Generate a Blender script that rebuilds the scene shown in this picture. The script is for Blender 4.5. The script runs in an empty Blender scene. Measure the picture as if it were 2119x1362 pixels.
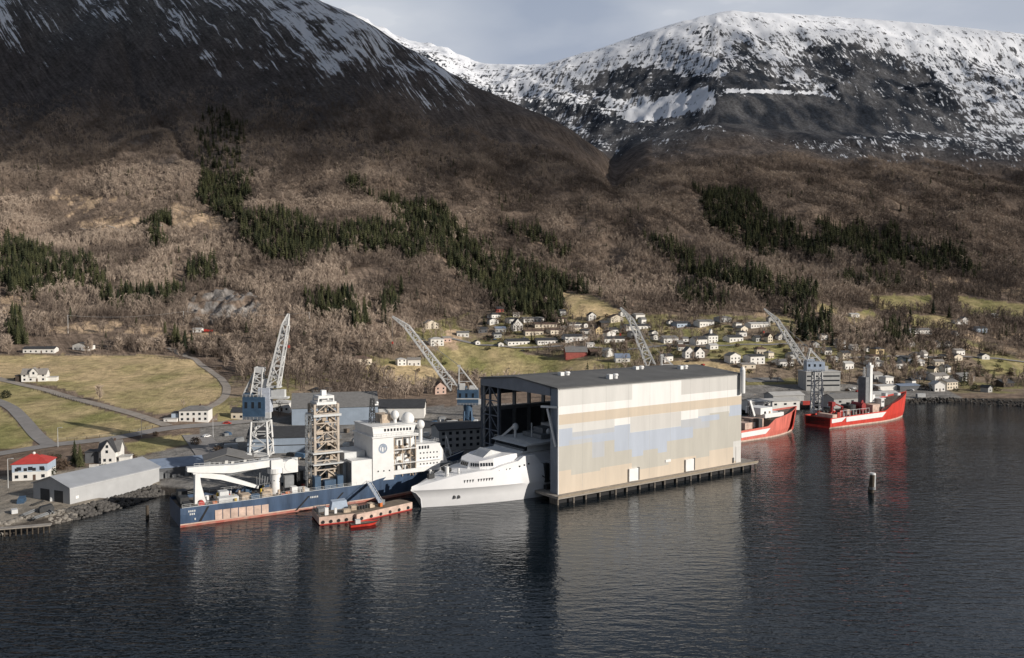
import bpy, bmesh, math, random
import numpy as np
from mathutils import Vector, Matrix
from mathutils.bvhtree import BVHTree
R = math.radians
rnd = random.Random(7)
scene = bpy.context.scene
COL = scene.collection

# ------------------------------------------------------------------ camera
CX, CY, F = 1059.5, 681.0, 1692.0
TH = math.atan(61 / 1692.0)
ZC = 74.0
def ray(px, py):
    a, b = px - CX, CY - py
    return (a, F * math.cos(TH) + b * math.sin(TH), b * math.cos(TH) - F * math.sin(TH))
def at_z(px, py, z):
    d = ray(px, py); t = (z - ZC) / d[2]
    return Vector((d[0] * t, d[1] * t, z))
def at_y(px, py, Y):
    d = ray(px, py); t = Y / d[1]
    return Vector((d[0] * t, Y, ZC + d[2] * t))
def proj(x, y, z):
    z = z - ZC
    w = y * math.cos(TH) - z * math.sin(TH); v = y * math.sin(TH) + z * math.cos(TH)
    return CX + F * x / w, CY - F * v / w

cam_d = bpy.data.cameras.new('camera'); cam = bpy.data.objects.new('camera', cam_d); COL.objects.link(cam)
cam.location = (0, 0, ZC); cam.rotation_euler = (math.pi / 2 - TH, 0, 0)
cam_d.sensor_width = 36; cam_d.lens = 36 * F / 2119.0; cam_d.clip_start = 1; cam_d.clip_end = 30000
scene.camera = cam

# ------------------------------------------------------------------ sun + sky
SUN_EL = 21.0
sh = Vector((0.905, -0.425)).normalized()
SUN = Vector((sh.x * math.cos(R(SUN_EL)), sh.y * math.cos(R(SUN_EL)), math.sin(R(SUN_EL))))
sun_d = bpy.data.lights.new('sun', 'SUN'); sun = bpy.data.objects.new('sun', sun_d); COL.objects.link(sun)
sun_d.energy = 4.3; sun_d.angle = R(0.55); sun_d.color = (1.0, 0.93, 0.84)
sun.rotation_euler = SUN.to_track_quat('Z', 'Y').to_euler(); sun.location = (0, 0, 3000)

world = bpy.data.worlds.new('World'); scene.world = world; world.use_nodes = True
nt = world.node_tree; nt.nodes.clear(); N = nt.nodes.new; L = nt.links.new
out = N('ShaderNodeOutputWorld'); bg = N('ShaderNodeBackground'); bg.inputs[1].default_value = 0.1
L(bg.outputs[0], out.inputs[0])
sky = N('ShaderNodeTexSky'); sky.sky_type = 'NISHITA'; sky.sun_disc = False
sky.sun_elevation = R(SUN_EL); sky.sun_rotation = math.atan2(SUN.x, SUN.y)
sky.air_density = 1.0; sky.dust_density = 1.0; sky.ozone_density = 1.2
tc = N('ShaderNodeTexCoord'); mp = N('ShaderNodeMapping'); mp.inputs['Scale'].default_value = (1.3, 1.3, 3.6)
mp.inputs['Location'].default_value = (0.35, 0.1, 0.25)
L(tc.outputs['Generated'], mp.inputs[0])
n1 = N('ShaderNodeTexNoise'); n1.inputs['Scale'].default_value = 3.4; n1.inputs['Detail'].default_value = 7; n1.inputs['Roughness'].default_value = 0.45
L(mp.outputs[0], n1.inputs['Vector'])
sep = N('ShaderNodeSeparateXYZ'); L(tc.outputs['Generated'], sep.inputs[0])
# cloud cover: thick low down, thinner towards the zenith
mr = N('ShaderNodeMapRange'); mr.inputs[1].default_value = 0.40; mr.inputs[2].default_value = 0.60; L(n1.outputs[0], mr.inputs[0])
el = N('ShaderNodeMapRange'); el.inputs[1].default_value = 0.25; el.inputs[2].default_value = 0.75; el.inputs[3].default_value = 1.0; el.inputs[4].default_value = 0.35
L(sep.outputs[2], el.inputs[0])
mul = N('ShaderNodeMath'); mul.operation = 'MULTIPLY'; L(mr.outputs[0], mul.inputs[0]); L(el.outputs[0], mul.inputs[1])
rampc = N('ShaderNodeMixRGB'); rampc.inputs[1].default_value = (3.5, 3.95, 4.9, 1); rampc.inputs[2].default_value = (6.7, 6.9, 7.3, 1)
cr = N('ShaderNodeValToRGB'); cr.color_ramp.interpolation = 'EASE'; e_ = cr.color_ramp.elements   # cloud bank: bright in the north-west, a bluer break over the saddle
e_[0].position = 0.0; e_[0].color = (.9,) * 3 + (1,); e_[1].position = 1.0; e_[1].color = (.6,) * 3 + (1,)
for ps, v in ((.22, 1.0), (.31, .78), (.40, .08), (.50, .12), (.62, .42), (.85, .62)):
    q_ = e_.new(ps); q_.color = (v, v, v, 1)
xr = N('ShaderNodeMapRange'); xr.inputs[1].default_value = -.42; xr.inputs[2].default_value = .62; L(sep.outputs[0], xr.inputs[0]); 
wob = N('ShaderNodeMath'); wob.operation = 'MULTIPLY_ADD'; wob.inputs[1].default_value = .22; L(n1.outputs[0], wob.inputs[0]); L(xr.outputs[0], wob.inputs[2])
wob2 = N('ShaderNodeMath'); wob2.operation = 'SUBTRACT'; L(wob.outputs[0], wob2.inputs[0]); wob2.inputs[1].default_value = .11; L(wob2.outputs[0], cr.inputs[0])
cmx = N('ShaderNodeMixRGB'); cmx.inputs[0].default_value = .48; L(cr.outputs[0], cmx.inputs[1]); L(mr.outputs[0], cmx.inputs[2]); L(cmx.outputs[0], rampc.inputs[0])
# nothing of the low sky is clear blue: a veil lies over it
veil = N('ShaderNodeMapRange'); veil.inputs[1].default_value = 0.30; veil.inputs[2].default_value = 0.62; veil.inputs[3].default_value = 0.9; veil.inputs[4].default_value = 0.12
L(sep.outputs[2], veil.inputs[0])
mx = N('ShaderNodeMath'); mx.operation = 'MAXIMUM'; L(mul.outputs[0], mx.inputs[0]); L(veil.outputs[0], mx.inputs[1])
mix = N('ShaderNodeMixRGB'); # the cloud bank over the mountains ahead is sunlit; overhead and behind the viewer its grey underside shows
ahead = N('ShaderNodeMapRange'); ahead.inputs[1].default_value = -0.1; ahead.inputs[2].default_value = 0.85; ahead.inputs[3].default_value = 0.26; ahead.inputs[4].default_value = 1.0; L(sep.outputs[1], ahead.inputs[0])
dimc = N('ShaderNodeVectorMath'); dimc.operation = 'SCALE'; L(rampc.outputs[0], dimc.inputs[0]); L(ahead.outputs[0], dimc.inputs['Scale'])
L(mx.outputs[0], mix.inputs[0]); L(sky.outputs[0], mix.inputs[1]); L(dimc.outputs[0], mix.inputs[2])
L(mix.outputs[0], bg.inputs[0])

vs = scene.view_settings; vs.view_transform = 'Standard'; vs.look = 'None'; vs.gamma = 1; vs.exposure = 0.1
scene.cycles.max_bounces = 5; scene.cycles.diffuse_bounces = 2; scene.cycles.glossy_bounces = 3
scene.cycles.transparent_max_bounces = 8; scene.cycles.use_denoising = True

# ------------------------------------------------------------------ materials
MATS = {}
def mat(name, col, rough=0.7, metal=0.0, var=0.12, scale=0.6, spec=0.4, ridge=None, bump=0.0, col2=None, streak=False):
    """Principled with two-scale procedural wear in object space; ridge=(axis, metres) adds sheet-metal ribs as bump."""
    if name in MATS: return MATS[name]
    m = bpy.data.materials.new(name); m.use_nodes = True
    t = m.node_tree; p = t.nodes['Principled BSDF']
    p.inputs['Roughness'].default_value = rough; p.inputs['Metallic'].default_value = metal
    p.inputs['Specular IOR Level'].default_value = spec
    c = t.nodes.new('ShaderNodeTexCoord'); mapn = t.nodes.new('ShaderNodeMapping')
    t.links.new(c.outputs['Object'], mapn.inputs[0])
    if streak: mapn.inputs['Scale'].default_value = (1, 1, 0.15)
    n = t.nodes.new('ShaderNodeTexNoise'); n.inputs['Scale'].default_value = scale; n.inputs['Detail'].default_value = 6; n.inputs['Roughness'].default_value = 0.65
    t.links.new(mapn.outputs[0], n.inputs['Vector'])
    r = t.nodes.new('ShaderNodeMapRange'); r.inputs[1].default_value = 0.3; r.inputs[2].default_value = 0.7
    t.links.new(n.outputs[0], r.inputs[0])
    mx = t.nodes.new('ShaderNodeMixRGB')
    d = col2 if col2 else tuple(x * (1 - 2 * var) for x in col)
    b = col if col2 else tuple(min(1, x * (1 + var)) for x in col)
    mx.inputs[1].default_value = (*d, 1); mx.inputs[2].default_value = (*b, 1)
    t.links.new(r.outputs[0], mx.inputs[0]); t.links.new(mx.outputs[0], p.inputs['Base Color'])
    if ridge or bump:
        bp = t.nodes.new('ShaderNodeBump')
        if ridge:
            w = t.nodes.new('ShaderNodeTexWave'); w.bands_direction = ridge[0]; w.inputs['Scale'].default_value = 0.314 / ridge[1]
            t.links.new(c.outputs['Object'], w.inputs[0]); t.links.new(w.outputs['Fac'], bp.inputs['Height'])
            bp.inputs['Strength'].default_value = 0.35; bp.inputs['Distance'].default_value = 0.03
        else:
            t.links.new(n.outputs[0], bp.inputs['Height']); bp.inputs['Strength'].default_value = 0.8; bp.inputs['Distance'].default_value = bump
        t.links.new(bp.outputs[0], p.inputs['Normal'])
    MATS[name] = m
    return m

# ------------------------------------------------------------------ mesh builder
class MB:
    def __init__(s): s.v = []; s.f = []; s.mi = []; s.m = 0
    def add(s, vs, fs):
        o = len(s.v); s.v += [tuple(v) for v in vs]; s.f += [tuple(i + o for i in f) for f in fs]; s.mi += [s.m] * len(fs); return s
    def box(s, x0, x1, y0, y1, z0, z1):
        vs = [(x0, y0, z0), (x1, y0, z0), (x1, y1, z0), (x0, y1, z0), (x0, y0, z1), (x1, y0, z1), (x1, y1, z1), (x0, y1, z1)]
        return s.add(vs, [(0, 3, 2, 1), (4, 5, 6, 7), (0, 1, 5, 4), (1, 2, 6, 5), (2, 3, 7, 6), (3, 0, 4, 7)])
    def prism(s, pts, axis, a0, a1):
        """polygon pts (2-D) extruded along an axis"""
        n = len(pts)
        def mk(p, a): return {'x': (a, p[0], p[1]), 'y': (p[0], a, p[1]), 'z': (p[0], p[1], a)}[axis]
        vs = [mk(p, a0) for p in pts] + [mk(p, a1) for p in pts]
        fs = [tuple(range(n))[::-1], tuple(range(n, 2 * n))] + [(i, (i + 1) % n, n + (i + 1) % n, n + i) for i in range(n)]
        return s.add(vs, fs)
    def bar(s, a, b, w, h=None, n=4):
        a, b = Vector(a), Vector(b); h = h or w; d = (b - a)
        if d.length < 1e-6: return s
        q = d.to_track_quat('Z', 'Y'); vs = []
        for p in (a, b):
            for k in range(n):
                t = 2 * math.pi * (k + .5) / n; c = 1.4142 if n == 4 else 1.0
                vs.append(p + q @ Vector((math.cos(t) * w / 2 * c, math.sin(t) * h / 2 * c, 0)))
        fs = [(k, (k + 1) % n, n + (k + 1) % n, n + k) for k in range(n)] + [tuple(range(n))[::-1], tuple(range(n, 2 * n))]
        return s.add(vs, fs)
    def tube(s, a, b, r0, r1=None, n=10):
        a, b = Vector(a), Vector(b); r1 = r0 if r1 is None else r1; q = (b - a).to_track_quat('Z', 'Y'); vs = []
        for p, r in ((a, r0), (b, r1)):
            for k in range(n):
                t = 2 * math.pi * k / n; vs.append(p + q @ Vector((math.cos(t) * r, math.sin(t) * r, 0)))
        fs = [(k, (k + 1) % n, n + (k + 1) % n, n + k) for k in range(n)] + [tuple(range(n))[::-1], tuple(range(n, 2 * n))]
        return s.add(vs, fs)
    def sphere(s, c, r, nu=14, nv=8, sz=1.0):
        vs = []; fs = []
        for j in range(nv + 1):
            a = math.pi * j / nv
            for i in range(nu):
                b = 2 * math.pi * i / nu
                vs.append((c[0] + r * math.sin(a) * math.cos(b), c[1] + r * math.sin(a) * math.sin(b), c[2] + r * sz * math.cos(a)))
        for j in range(nv):
            for i in range(nu):
                fs.append((j * nu + i, (j + 1) * nu + i, (j + 1) * nu + (i + 1) % nu, j * nu + (i + 1) % nu))
        return s.add(vs, fs)
    def loft(s, secs, cap=True, closed=False):
        """secs: list of equal-length point rows"""
        n = len(secs[0]); vs = [p for r in secs for p in r]; fs = []
        for j in range(len(secs) - 1):
            for i in range(n if closed else n - 1):
                k = (i + 1) % n
                fs.append((j * n + i, j * n + k, (j + 1) * n + k, (j + 1) * n + i))
        if cap: fs += [tuple(range(n))[::-1], tuple(range((len(secs) - 1) * n, len(secs) * n))]
        return s.add(vs, fs)
    def lattice(s, a, b, w0, w1, n, chord, brace, up=(0, 0, 1)):
        """four-chord lattice girder from a to b, widths w0 -> w1"""
        a, b = Vector(a), Vector(b); d = (b - a).normalized(); u = Vector(up)
        if abs(d.dot(u)) > 0.95: u = Vector((1, 0, 0))
        sx = d.cross(u).normalized(); sy = sx.cross(d).normalized()
        def P(t, i):
            w = (w0 + (w1 - w0) * t) / 2; q = ((-1, -1), (1, -1), (1, 1), (-1, 1))[i]
            return a + (b - a) * t + sx * q[0] * w + sy * q[1] * w
        for i in range(4): s.bar(P(0, i), P(1, i), chord)
        for k in range(n):
            t0, t1 = k / n, (k + 1) / n
            for i in range(4):
                j = (i + 1) % 4
                s.bar(P(t1, i), P(t1, j), brace)
                if k % 2: s.bar(P(t0, i), P(t1, j), brace)
                else: s.bar(P(t0, j), P(t1, i), brace)
        return s
    def mesh(s, name, mats):
        me = bpy.data.meshes.new(name); me.from_pydata(s.v, [], s.f)
        for m in (mats if isinstance(mats, (list, tuple)) else [mats]): me.materials.append(m)
        if any(s.mi): me.polygons.foreach_set('material_index', s.mi)
        me.update()
        bm = bmesh.new(); bm.from_mesh(me); bmesh.ops.recalc_face_normals(bm, faces=bm.faces); bm.to_mesh(me); bm.free()
        return me
    def build(s, name, mats, parent=None, smooth=False, loc=None, rz=None, label=None):
        o = bpy.data.objects.new(name, s.mesh(name, mats)); COL.objects.link(o)
        if parent: o.parent = parent
        if loc is not None: o.location = loc
        if rz is not None: o.rotation_euler = (0, 0, rz)
        if smooth:
            o.data.polygons.foreach_set('use_smooth', [True] * len(o.data.polygons))
            o.data.set_sharp_from_angle(angle=R(40))
        if label: o['label'] = label
        return o
def tag(o, label=None, cat=None, group=None, kind=None):
    if label: o['label'] = label
    if cat: o['category'] = cat
    if group: o['group'] = group
    if kind: o['kind'] = kind
    return o
def thing(name, label, cat, loc=(0, 0, 0), rz=0.0, group=None):
    o = bpy.data.objects.new(name, None); COL.objects.link(o); o.location = loc; o.rotation_euler = (0, 0, rz)
    o.empty_display_size = 1
    return tag(o, label, cat, group)
def copy_part(o, parent):
    c = o.copy(); COL.objects.link(c); c.parent = parent
    for ch in list(o.children): copy_part(ch, c)
    return c

# ------------------------------------------------------------------ noise (numpy)
def _hash(ix, iy, seed):
    h = (ix * 374761393 + iy * 668265263 + seed * 974634777) & 0xffffffff
    h = ((h ^ (h >> 13)) * 1274126177) & 0xffffffff
    return ((h ^ (h >> 16)) & 0xffff) / 65535.0
def vnoise(x, y, seed=0):
    xi = np.floor(x).astype(np.int64); yi = np.floor(y).astype(np.int64); fx = x - xi; fy = y - yi
    fx = fx * fx * fx * (fx * (fx * 6 - 15) + 10); fy = fy * fy * fy * (fy * (fy * 6 - 15) + 10)
    a = _hash(xi, yi, seed); b = _hash(xi + 1, yi, seed); c = _hash(xi, yi + 1, seed); d = _hash(xi + 1, yi + 1, seed)
    return (a * (1 - fx) + b * fx) * (1 - fy) + (c * (1 - fx) + d * fx) * fy
def fbm(x, y, oct=4, seed=0, gain=0.5):
    s = 0; a = 1; t = 0
    for k in range(oct):
        s = s + a * vnoise(x * 2 ** k + 17.3 * k, y * 2 ** k - 9.1 * k, seed + k); t += a; a *= gain
    return s / t
def ridged(x, y, oct=4, seed=0):
    s = 0; a = 1; t = 0
    for k in range(oct):
        s = s + a * (1 - np.abs(2 * vnoise(x * 2 ** k + 5.7 * k, y * 2 ** k + 3.3 * k, seed + k) - 1)); t += a; a *= 0.5
    return s / t
def inpoly(px, py, poly):
    px = np.asarray(px, float); py = np.asarray(py, float); r = np.zeros(px.shape, bool); n = len(poly); j = n - 1
    for i in range(n):
        xi, yi = poly[i]; xj, yj = poly[j]
        c = ((yi > py) != (yj > py)) & (px < (xj - xi) * (py - yi) / ((yj - yi) or 1e-9) + xi)
        r ^= c; j = i
    return r
# ------------------------------------------------------------------ terrain: profiles (distance, height) along bearings
def zp(Y, py): return at_y(CX, py, Y).z
# knots: 0 seabed, 1 shore edge, 2 back of the flat, 3.. slope, 10 front ridge, 11 hollow, 12.. snow mountain, 14 skyline, 15 far side
# entries (Y, 'z', height) or (Y, pixel row)
PROF = {
 -420: [(205,'z',-6),(214,'z',2.6),(300,'z',4),(480,835),(660,735),(820,645),(1000,562),(1220,455),(1440,350),(1800,200),(2500,-130),(2900,'z',1000),(3200,'z',1050),(3500,'z',1100),(3900,'z',1150),(4800,'z',600)],
 0:    [(250,'z',-6),(259,'z',2.6),(352,'z',4.5),(470,840),(670,730),(830,640),(1000,560),(1220,450),(1440,350),(1800,200),(2500,-110),(2900,'z',1000),(3200,'z',1050),(3500,'z',1100),(3900,'z',1150),(4800,'z',600)],
 140:  [(268,'z',-6),(276,'z',2.8),(356,'z',4.5),(470,840),(670,732),(830,645),(1000,560),(1220,455),(1440,352),(1800,200),(2480,-90),(2900,'z',980),(3200,'z',1050),(3500,'z',1100),(3900,'z',1150),(4800,'z',600)],
 300:  [(306,'z',-6),(313,'z',3),(372,'z',4.8),(475,838),(670,738),(830,640),(1000,560),(1220,455),(1440,350),(1800,190),(2430,-70),(2850,'z',950),(3200,'z',1050),(3500,'z',1150),(3900,'z',1250),(4800,'z',600)],
 420:  [(300,'z',-6),(305,'z',3),(400,'z',5),(490,828),(660,742),(820,650),(1000,560),(1210,455),(1420,350),(1790,190),(2390,-50),(2800,'z',920),(3200,'z',1100),(3600,'z',1250),(4000,'z',1380),(4900,'z',700)],
 560:  [(306,'z',-6),(311,'z',3),(440,'z',5),(540,800),(650,750),(800,655),(980,560),(1190,455),(1400,350),(1750,200),(2330,-20),(2750,'z',880),(3200,'z',1150),(3650,'z',1350),(4050,-30),(4900,'z',800)],
 700:  [(316,'z',-6),(321,'z',3),(500,'z',4.5),(580,800),(650,760),(800,655),(960,560),(1160,455),(1370,350),(1720,190),(2250,26),(2650,'z',820),(3100,'z',1130),(3600,'z',1340),(4050,14),(4900,'z',800)],
 850:  [(330,'z',-6),(335,'z',3),(560,'z',4.5),(620,802),(680,760),(800,680),(940,580),(1130,475),(1350,365),(1650,230),(2130,108),(2450,'z',640),(2950,'z',920),(3450,'z',1150),(3900,86),(4800,'z',700)],
 905:  [(340,'z',-6),(345,'z',3),(580,'z',4.5),(640,800),(700,752),(810,680),(940,590),(1130,480),(1350,370),(1640,245),(2080,140),(2400,'z',580),(2900,'z',870),(3400,'z',1110),(3850,92),(4800,'z',700)],
 1000: [(365,'z',-6),(370,'z',3),(600,'z',4.5),(660,795),(740,735),(830,680),(950,600),(1130,490),(1350,380),(1620,275),(2010,192),(2300,'z',500),(2700,205),(3150,170),(3700,132),(4700,'z',700)],
 1120: [(395,'z',-6),(400,'z',3),(600,'z',4.5),(660,792),(740,740),(830,680),(950,605),(1130,500),(1340,400),(1600,310),(1960,240),(2230,'z',455),(2560,238),(3000,185),(3600,134),(4600,'z',700)],
 1240: [(440,'z',-6),(445,'z',3),(590,'z',4.5),(650,786),(740,730),(830,680),(950,605),(1130,505),(1340,415),(1600,350),(1880,312),(2120,300),(2450,250),(2950,170),(3550,100),(4600,'z',700)],
 1275: [(450,'z',-6),(455,'z',3),(585,'z',4.5),(650,786),(740,730),(830,680),(950,605),(1130,510),(1350,425),(1620,368),(1880,338),(2150,300),(2470,245),(2950,158),(3550,88),(4600,'z',700)],
 1330: [(465,'z',-6),(470,'z',3),(580,'z',4.5),(650,784),(740,728),(830,678),(950,605),(1130,510),(1350,415),(1620,340),(1900,298),(2150,288),(2480,238),(2950,145),(3530,68),(4600,'z',750)],
 1400: [(485,'z',-6),(490,'z',3),(585,'z',4.5),(650,782),(740,725),(840,672),(980,590),(1150,505),(1350,410),(1640,325),(1950,280),(2160,278),(2490,225),(2920,125),(3500,45),(4600,'z',800)],
 1500: [(520,'z',-6),(525,'z',3),(585,'z',4.5),(650,780),(740,722),(850,664),(1000,582),(1170,510),(1370,412),(1680,318),(2050,260),(2180,254),(2470,190),(2900,98),(3600,22),(4700,'z',900)],
 1620: [(545,'z',-6),(550,'z',3),(600,'z',4.5),(655,780),(745,722),(860,662),(1020,580),(1190,510),(1390,415),(1720,325),(2080,276),(2220,264),(2480,205),(2850,120),(3650,28),(4700,'z',950)],
 1800: [(572,'z',-6),(577,'z',3),(620,'z',4.5),(665,782),(755,724),(880,660),(1050,582),(1220,512),(1420,428),(1760,340),(2120,285),(2280,270),(2540,215),(2900,140),(3600,40),(4700,'z',950)],
 1960: [(590,'z',-6),(594,'z',2.6),(630,'z',4),(680,785),(775,728),(900,665),(1070,592),(1240,520),(1450,435),(1800,352),(2180,290),(2350,272),(2620,215),(2980,140),(3550,54),(4700,'z',900)],
 2119: [(590,'z',-6),(594,'z',2.6),(640,'z',4),(690,790),(790,732),(920,670),(1090,602),(1260,530),(1480,440),(1850,360),(2230,300),(2420,268),(2700,205),(3050,140),(3500,72),(4700,'z',850)],
 2560: [(580,'z',-6),(586,'z',2.6),(640,'z',4),(700,800),(820,745),(960,685),(1130,620),(1310,545),(1540,455),(1920,380),(2300,320),(2520,285),(2800,240),(3150,180),(3550,125),(4700,'z',750)],
}
NK = 16
pcols = sorted(PROF)
KY = np.zeros((len(pcols), NK)); KZ = np.zeros((len(pcols), NK))
for i, p in enumerate(pcols):
    for k, e in enumerate(PROF[p]):
        KY[i, k] = e[0]; KZ[i, k] = e[2] if e[1] == 'z' else zp(e[0], e[1])
def pchip(x, y, xq):
    h = np.diff(x)[:, None] if y.ndim > 1 else np.diff(x); d = np.diff(y, axis=0) / h
    m = np.zeros_like(y); s = d[:-1] * d[1:]
    with np.errstate(divide='ignore', invalid='ignore'):
        hm = np.where(s > 0, 2 * d[:-1] * d[1:] / (d[:-1] + d[1:]), 0)
    m[1:-1] = hm; m[0] = d[0]; m[-1] = d[-1]
    i = np.clip(np.searchsorted(x, xq, side='right') - 1, 0, len(x) - 2); hh = (x[i + 1] - x[i]); t = (xq - x[i]) / hh
    if y.ndim > 1: t = t[:, None]; hh = hh[:, None]
    return (y[i] * (1 + 2 * t) * (1 - t) ** 2 + m[i] * hh * t * (1 - t) ** 2 + y[i + 1] * t * t * (3 - 2 * t) + m[i + 1] * hh * t * t * (t - 1))
SEG = [6, 24, 22, 26, 24, 24, 24, 24, 22, 34, 14, 22, 30, 34, 8]
tq = np.concatenate([k + np.arange(n) / n for k, n in enumerate(SEG)] + [[NK - 1.0]])
PX = np.concatenate([np.arange(-420, -20, 14), np.arange(-20, 2140, 4.2), np.arange(2140, 2561, 14)])
xs = np.array(pcols, float)
cy = pchip(xs, KY, PX); cz = pchip(xs, KZ, PX)                 # columns x knots
# light smoothing across bearings, away from the shore
def smooth_cols(a, n):
    for _ in range(n):
        b = a.copy(); b[1:-1] = (a[:-2] + 2 * a[1:-1] + a[2:]) / 4; a = b
    return a
cy[:, 3:] = smooth_cols(cy[:, 3:], 12); cz[:, 3:] = smooth_cols(cz[:, 3:], 12)
GY = pchip(np.arange(NK, dtype=float), cy.T.copy(), tq); GZ = pchip(np.arange(NK, dtype=float), cz.T.copy(), tq)   # rows x cols
NV, NU = GY.shape
TB = ((PX - CX) / F / math.cos(TH))[None, :]
# (horizontal angle of a pixel column at the horizon row; good to a metre or two)
GX = GY * TB
T = np.repeat(tq[:, None], NU, 1)
def sst(a, b, x): t = np.clip((x - a) / (b - a), 0, 1); return t * t * (3 - 2 * t)
PXG = np.repeat(PX[None, :], NV, 0)
# erosion: gullies that run down the fall line, knolls lower down, crags on the snow mountain
gul = ridged(GX / 210 + GY / 900, GY / 900 + 3, 4, 11) - 0.55
knoll = fbm(GX / 90, GY / 90, 4, 5) - 0.5
crag = ridged(GX / 260 + 0.3 * GY / 300, GY / 420, 5, 31) - 0.55
alng0 = np.concatenate([np.zeros((1, NU)), np.cumsum(np.hypot(np.diff(GY, axis=0), np.diff(GZ, axis=0)), 0)], 0)
rib = ridged((TB * 2200 + np.where(PXG > 1480, .22, -.13) * alng0) / 55, alng0 / 230, 4, 33) - .55
front = sst(4.6, 7.0, T) * (1 - sst(9.4, 10.1, T)) + 0.10 * sst(9.4, 10.0, T)
back = sst(11.0, 12.2, T) * (1 - 0.92 * sst(13.0, 14.0, T))
GZ = GZ + gul * 46 * front + knoll * (9 * sst(2.6, 4.0, T) + 20 * front) + crag * 75 * back + rib * 26 * back + (fbm(GX / 40, GY / 40, 3, 77) - .5) * (2.5 * sst(3, 5, T) + 9 * back + 5 * front)
# the ravine between the two mountains
rav = np.exp(-((PXG - 1268) / 20) ** 2) * sst(7.5, 9, T) * (1 - sst(10.6, 11.4, T)); GZ -= 18 * rav
rav2 = np.exp(-((PXG - (418 - (T - 8) * 122 + 9 * np.sin(T * 9))) / 11) ** 2) * sst(7.5, 8.0, T) * (1 - sst(9.7, 10, T)); GZ -= 15 * rav2
# settle the far crest back to its true height after the rough detail
SKY = np.interp(PX, [-420, 560, 640, 700, 750, 800, 850, 905, 1000, 1120, 1240, 1330, 1400, 1500, 1620, 1800, 1960, 2119, 2560], [-60, -30, -6, 14, 36, 60, 84, 92, 132, 134, 100, 68, 46, 22, 28, 40, 54, 72, 125])
for _ in range(2):
    ppy = proj(GX, GY, GZ)[1]; cur = np.min(np.where(T > 11.8, ppy, 1e9), 0); dl = SKY - cur; dl = np.convolve(np.pad(dl, 6, mode='edge'), np.ones(13) / 13, 'valid')
    GZ = GZ - (dl / F)[None, :] * GY * sst(11.6, 13.2, T)
ppx, ppy = proj(GX, GY, GZ)

# ---- land cover (what the ground itself is: turf, straw, rock, asphalt, heath)
def P(*a): return [(a[i], a[i + 1]) for i in range(0, len(a), 2)]
FIELDS = [  # polygon, straw share
 (P(-300,720, 30,735, 330,735, 400,745, 455,790, 462,815, 430,836, 330,858, 230,838, 120,800, 60,790, -300,765), .72),
 (P(-300,770, 0,785, 60,800, 180,838, 335,882, 250,902, 112,915, 60,870, 0,828, -300,820), .38),
 (P(-300,840, 0,845, 72,905, 60,928, -300,940), .2),
 (P(250,916, 390,898, 412,915, 280,945), .3),
 (P(905,718, 1000,702, 1100,735, 1300,752, 1260,772, 1000,792, 915,762), .28),
 (P(740,760, 850,752, 930,772, 900,802, 780,782), .9),
 (P(1360,682, 1500,676, 1540,690, 1390,700), .3), (P(1480,700, 1650,712, 1640,745, 1540,748, 1460,742), .22),
 (P(1158,606, 1230,612, 1285,645, 1250,664, 1180,660), .95),
 (P(1790,610, 1925,612, 1932,640, 1830,642), .3), (P(1975,612, 2200,640, 2200,664, 1990,648), .35),
 (P(1870,650, 1960,655, 1985,682, 1890,676), .5), (P(2010,738, 2200,752, 2200,792, 2050,772), .3),
 (P(1680,620, 1735,640, 1740,655, 1690,645), .8), (P(455,850, 500,840, 505,868, 450,872), .3), (P(1650,775, 1740,770, 1740,790, 1660,790), .3),
 (P(1380,745, 1480,748, 1560,770, 1530,778, 1400,765), .85), (P(430,840, 475,838, 480,850, 435,862), .4),
 (P(1740,655, 1800,640, 1830,660, 1770,675), .6), (P(1560,655, 1600,650, 1660,665, 1600,672), .5)]
CLEAR = [(P(90,392, 300,418, 285,468, 160,472), .35), (P(350,418, 490,455, 505,478, 360,474), .75), (P(170,462, 330,455, 330,476, 170,474), .8),
 (P(0,600, 70,595, 85,645, 0,655), .6), (P(60,690, 200,660, 480,690, 470,705, 200,705), .45), (P(420,690, 600,690, 590,706, 430,708), .5),
 (P(1900,560, 2119,600, 2119,612, 1900,590), .3), (P(1480,640, 1590,650, 1580,664, 1500,664), .4), (P(860,690, 960,680, 960,720, 870,735), .4), (P(1990,690, 2119,690, 2119,740, 2000,725), .35)]
QUARRY = P(385,640, 400,612, 470,602, 530,615, 545,640, 520,660, 440,672, 400,672)
YARD = [P(-300,1130, -300,1000, 80,985, 330,935, 415,915, 415,885, 520,868, 640,856, 1000,836, 1180,830, 1180,1200, -300,1200),
        P(1450,960, 1450,800, 1560,770, 1700,755, 1810,785, 1950,802, 1990,822, 1990,850, 1700,960)]
VILL = P(880,668, 1000,640, 1160,655, 1400,650, 1600,655, 1800,720, 1985,700, 2119,720, 2119,850, 1500,850, 1000,800, 700,790, 640,840, 440,840, 480,780, 700,760)
flat = (T < 2.4)
jx = ppx + (fbm(GX / 14, GY / 14, 3, 3) - .5) * 10; jy = ppy + (fbm(GX / 14, GY / 14, 3, 4) - .5) * 5
colr = np.zeros((NV, NU, 3)); pit = np.zeros((NV, NU))
def C(*c): return np.array(c)
nb = fbm(GX / 30, GY / 30, 4, 8)[..., None]; nb2 = fbm(GX / 120, GY / 120, 3, 9)[..., None]
base = C(.13, .098, .076) * (1 - nb) + C(.30, .228, .175) * nb
high = C(.066, .058, .056) * (1 - nb) + C(.135, .116, .106) * nb
hz = sst(230, 520, GZ + (nb2[..., 0] - .5) * 260)[..., None]
colr[:] = base * (1 - hz) + high * hz
rock = C(.085, .082, .082) * (1 - nb) + C(.15, .142, .135) * nb
rk = sst(600, 800, GZ + (nb2[..., 0] - .5) * 150)[..., None]
colr = colr * (1 - rk) + rock * rk
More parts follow.
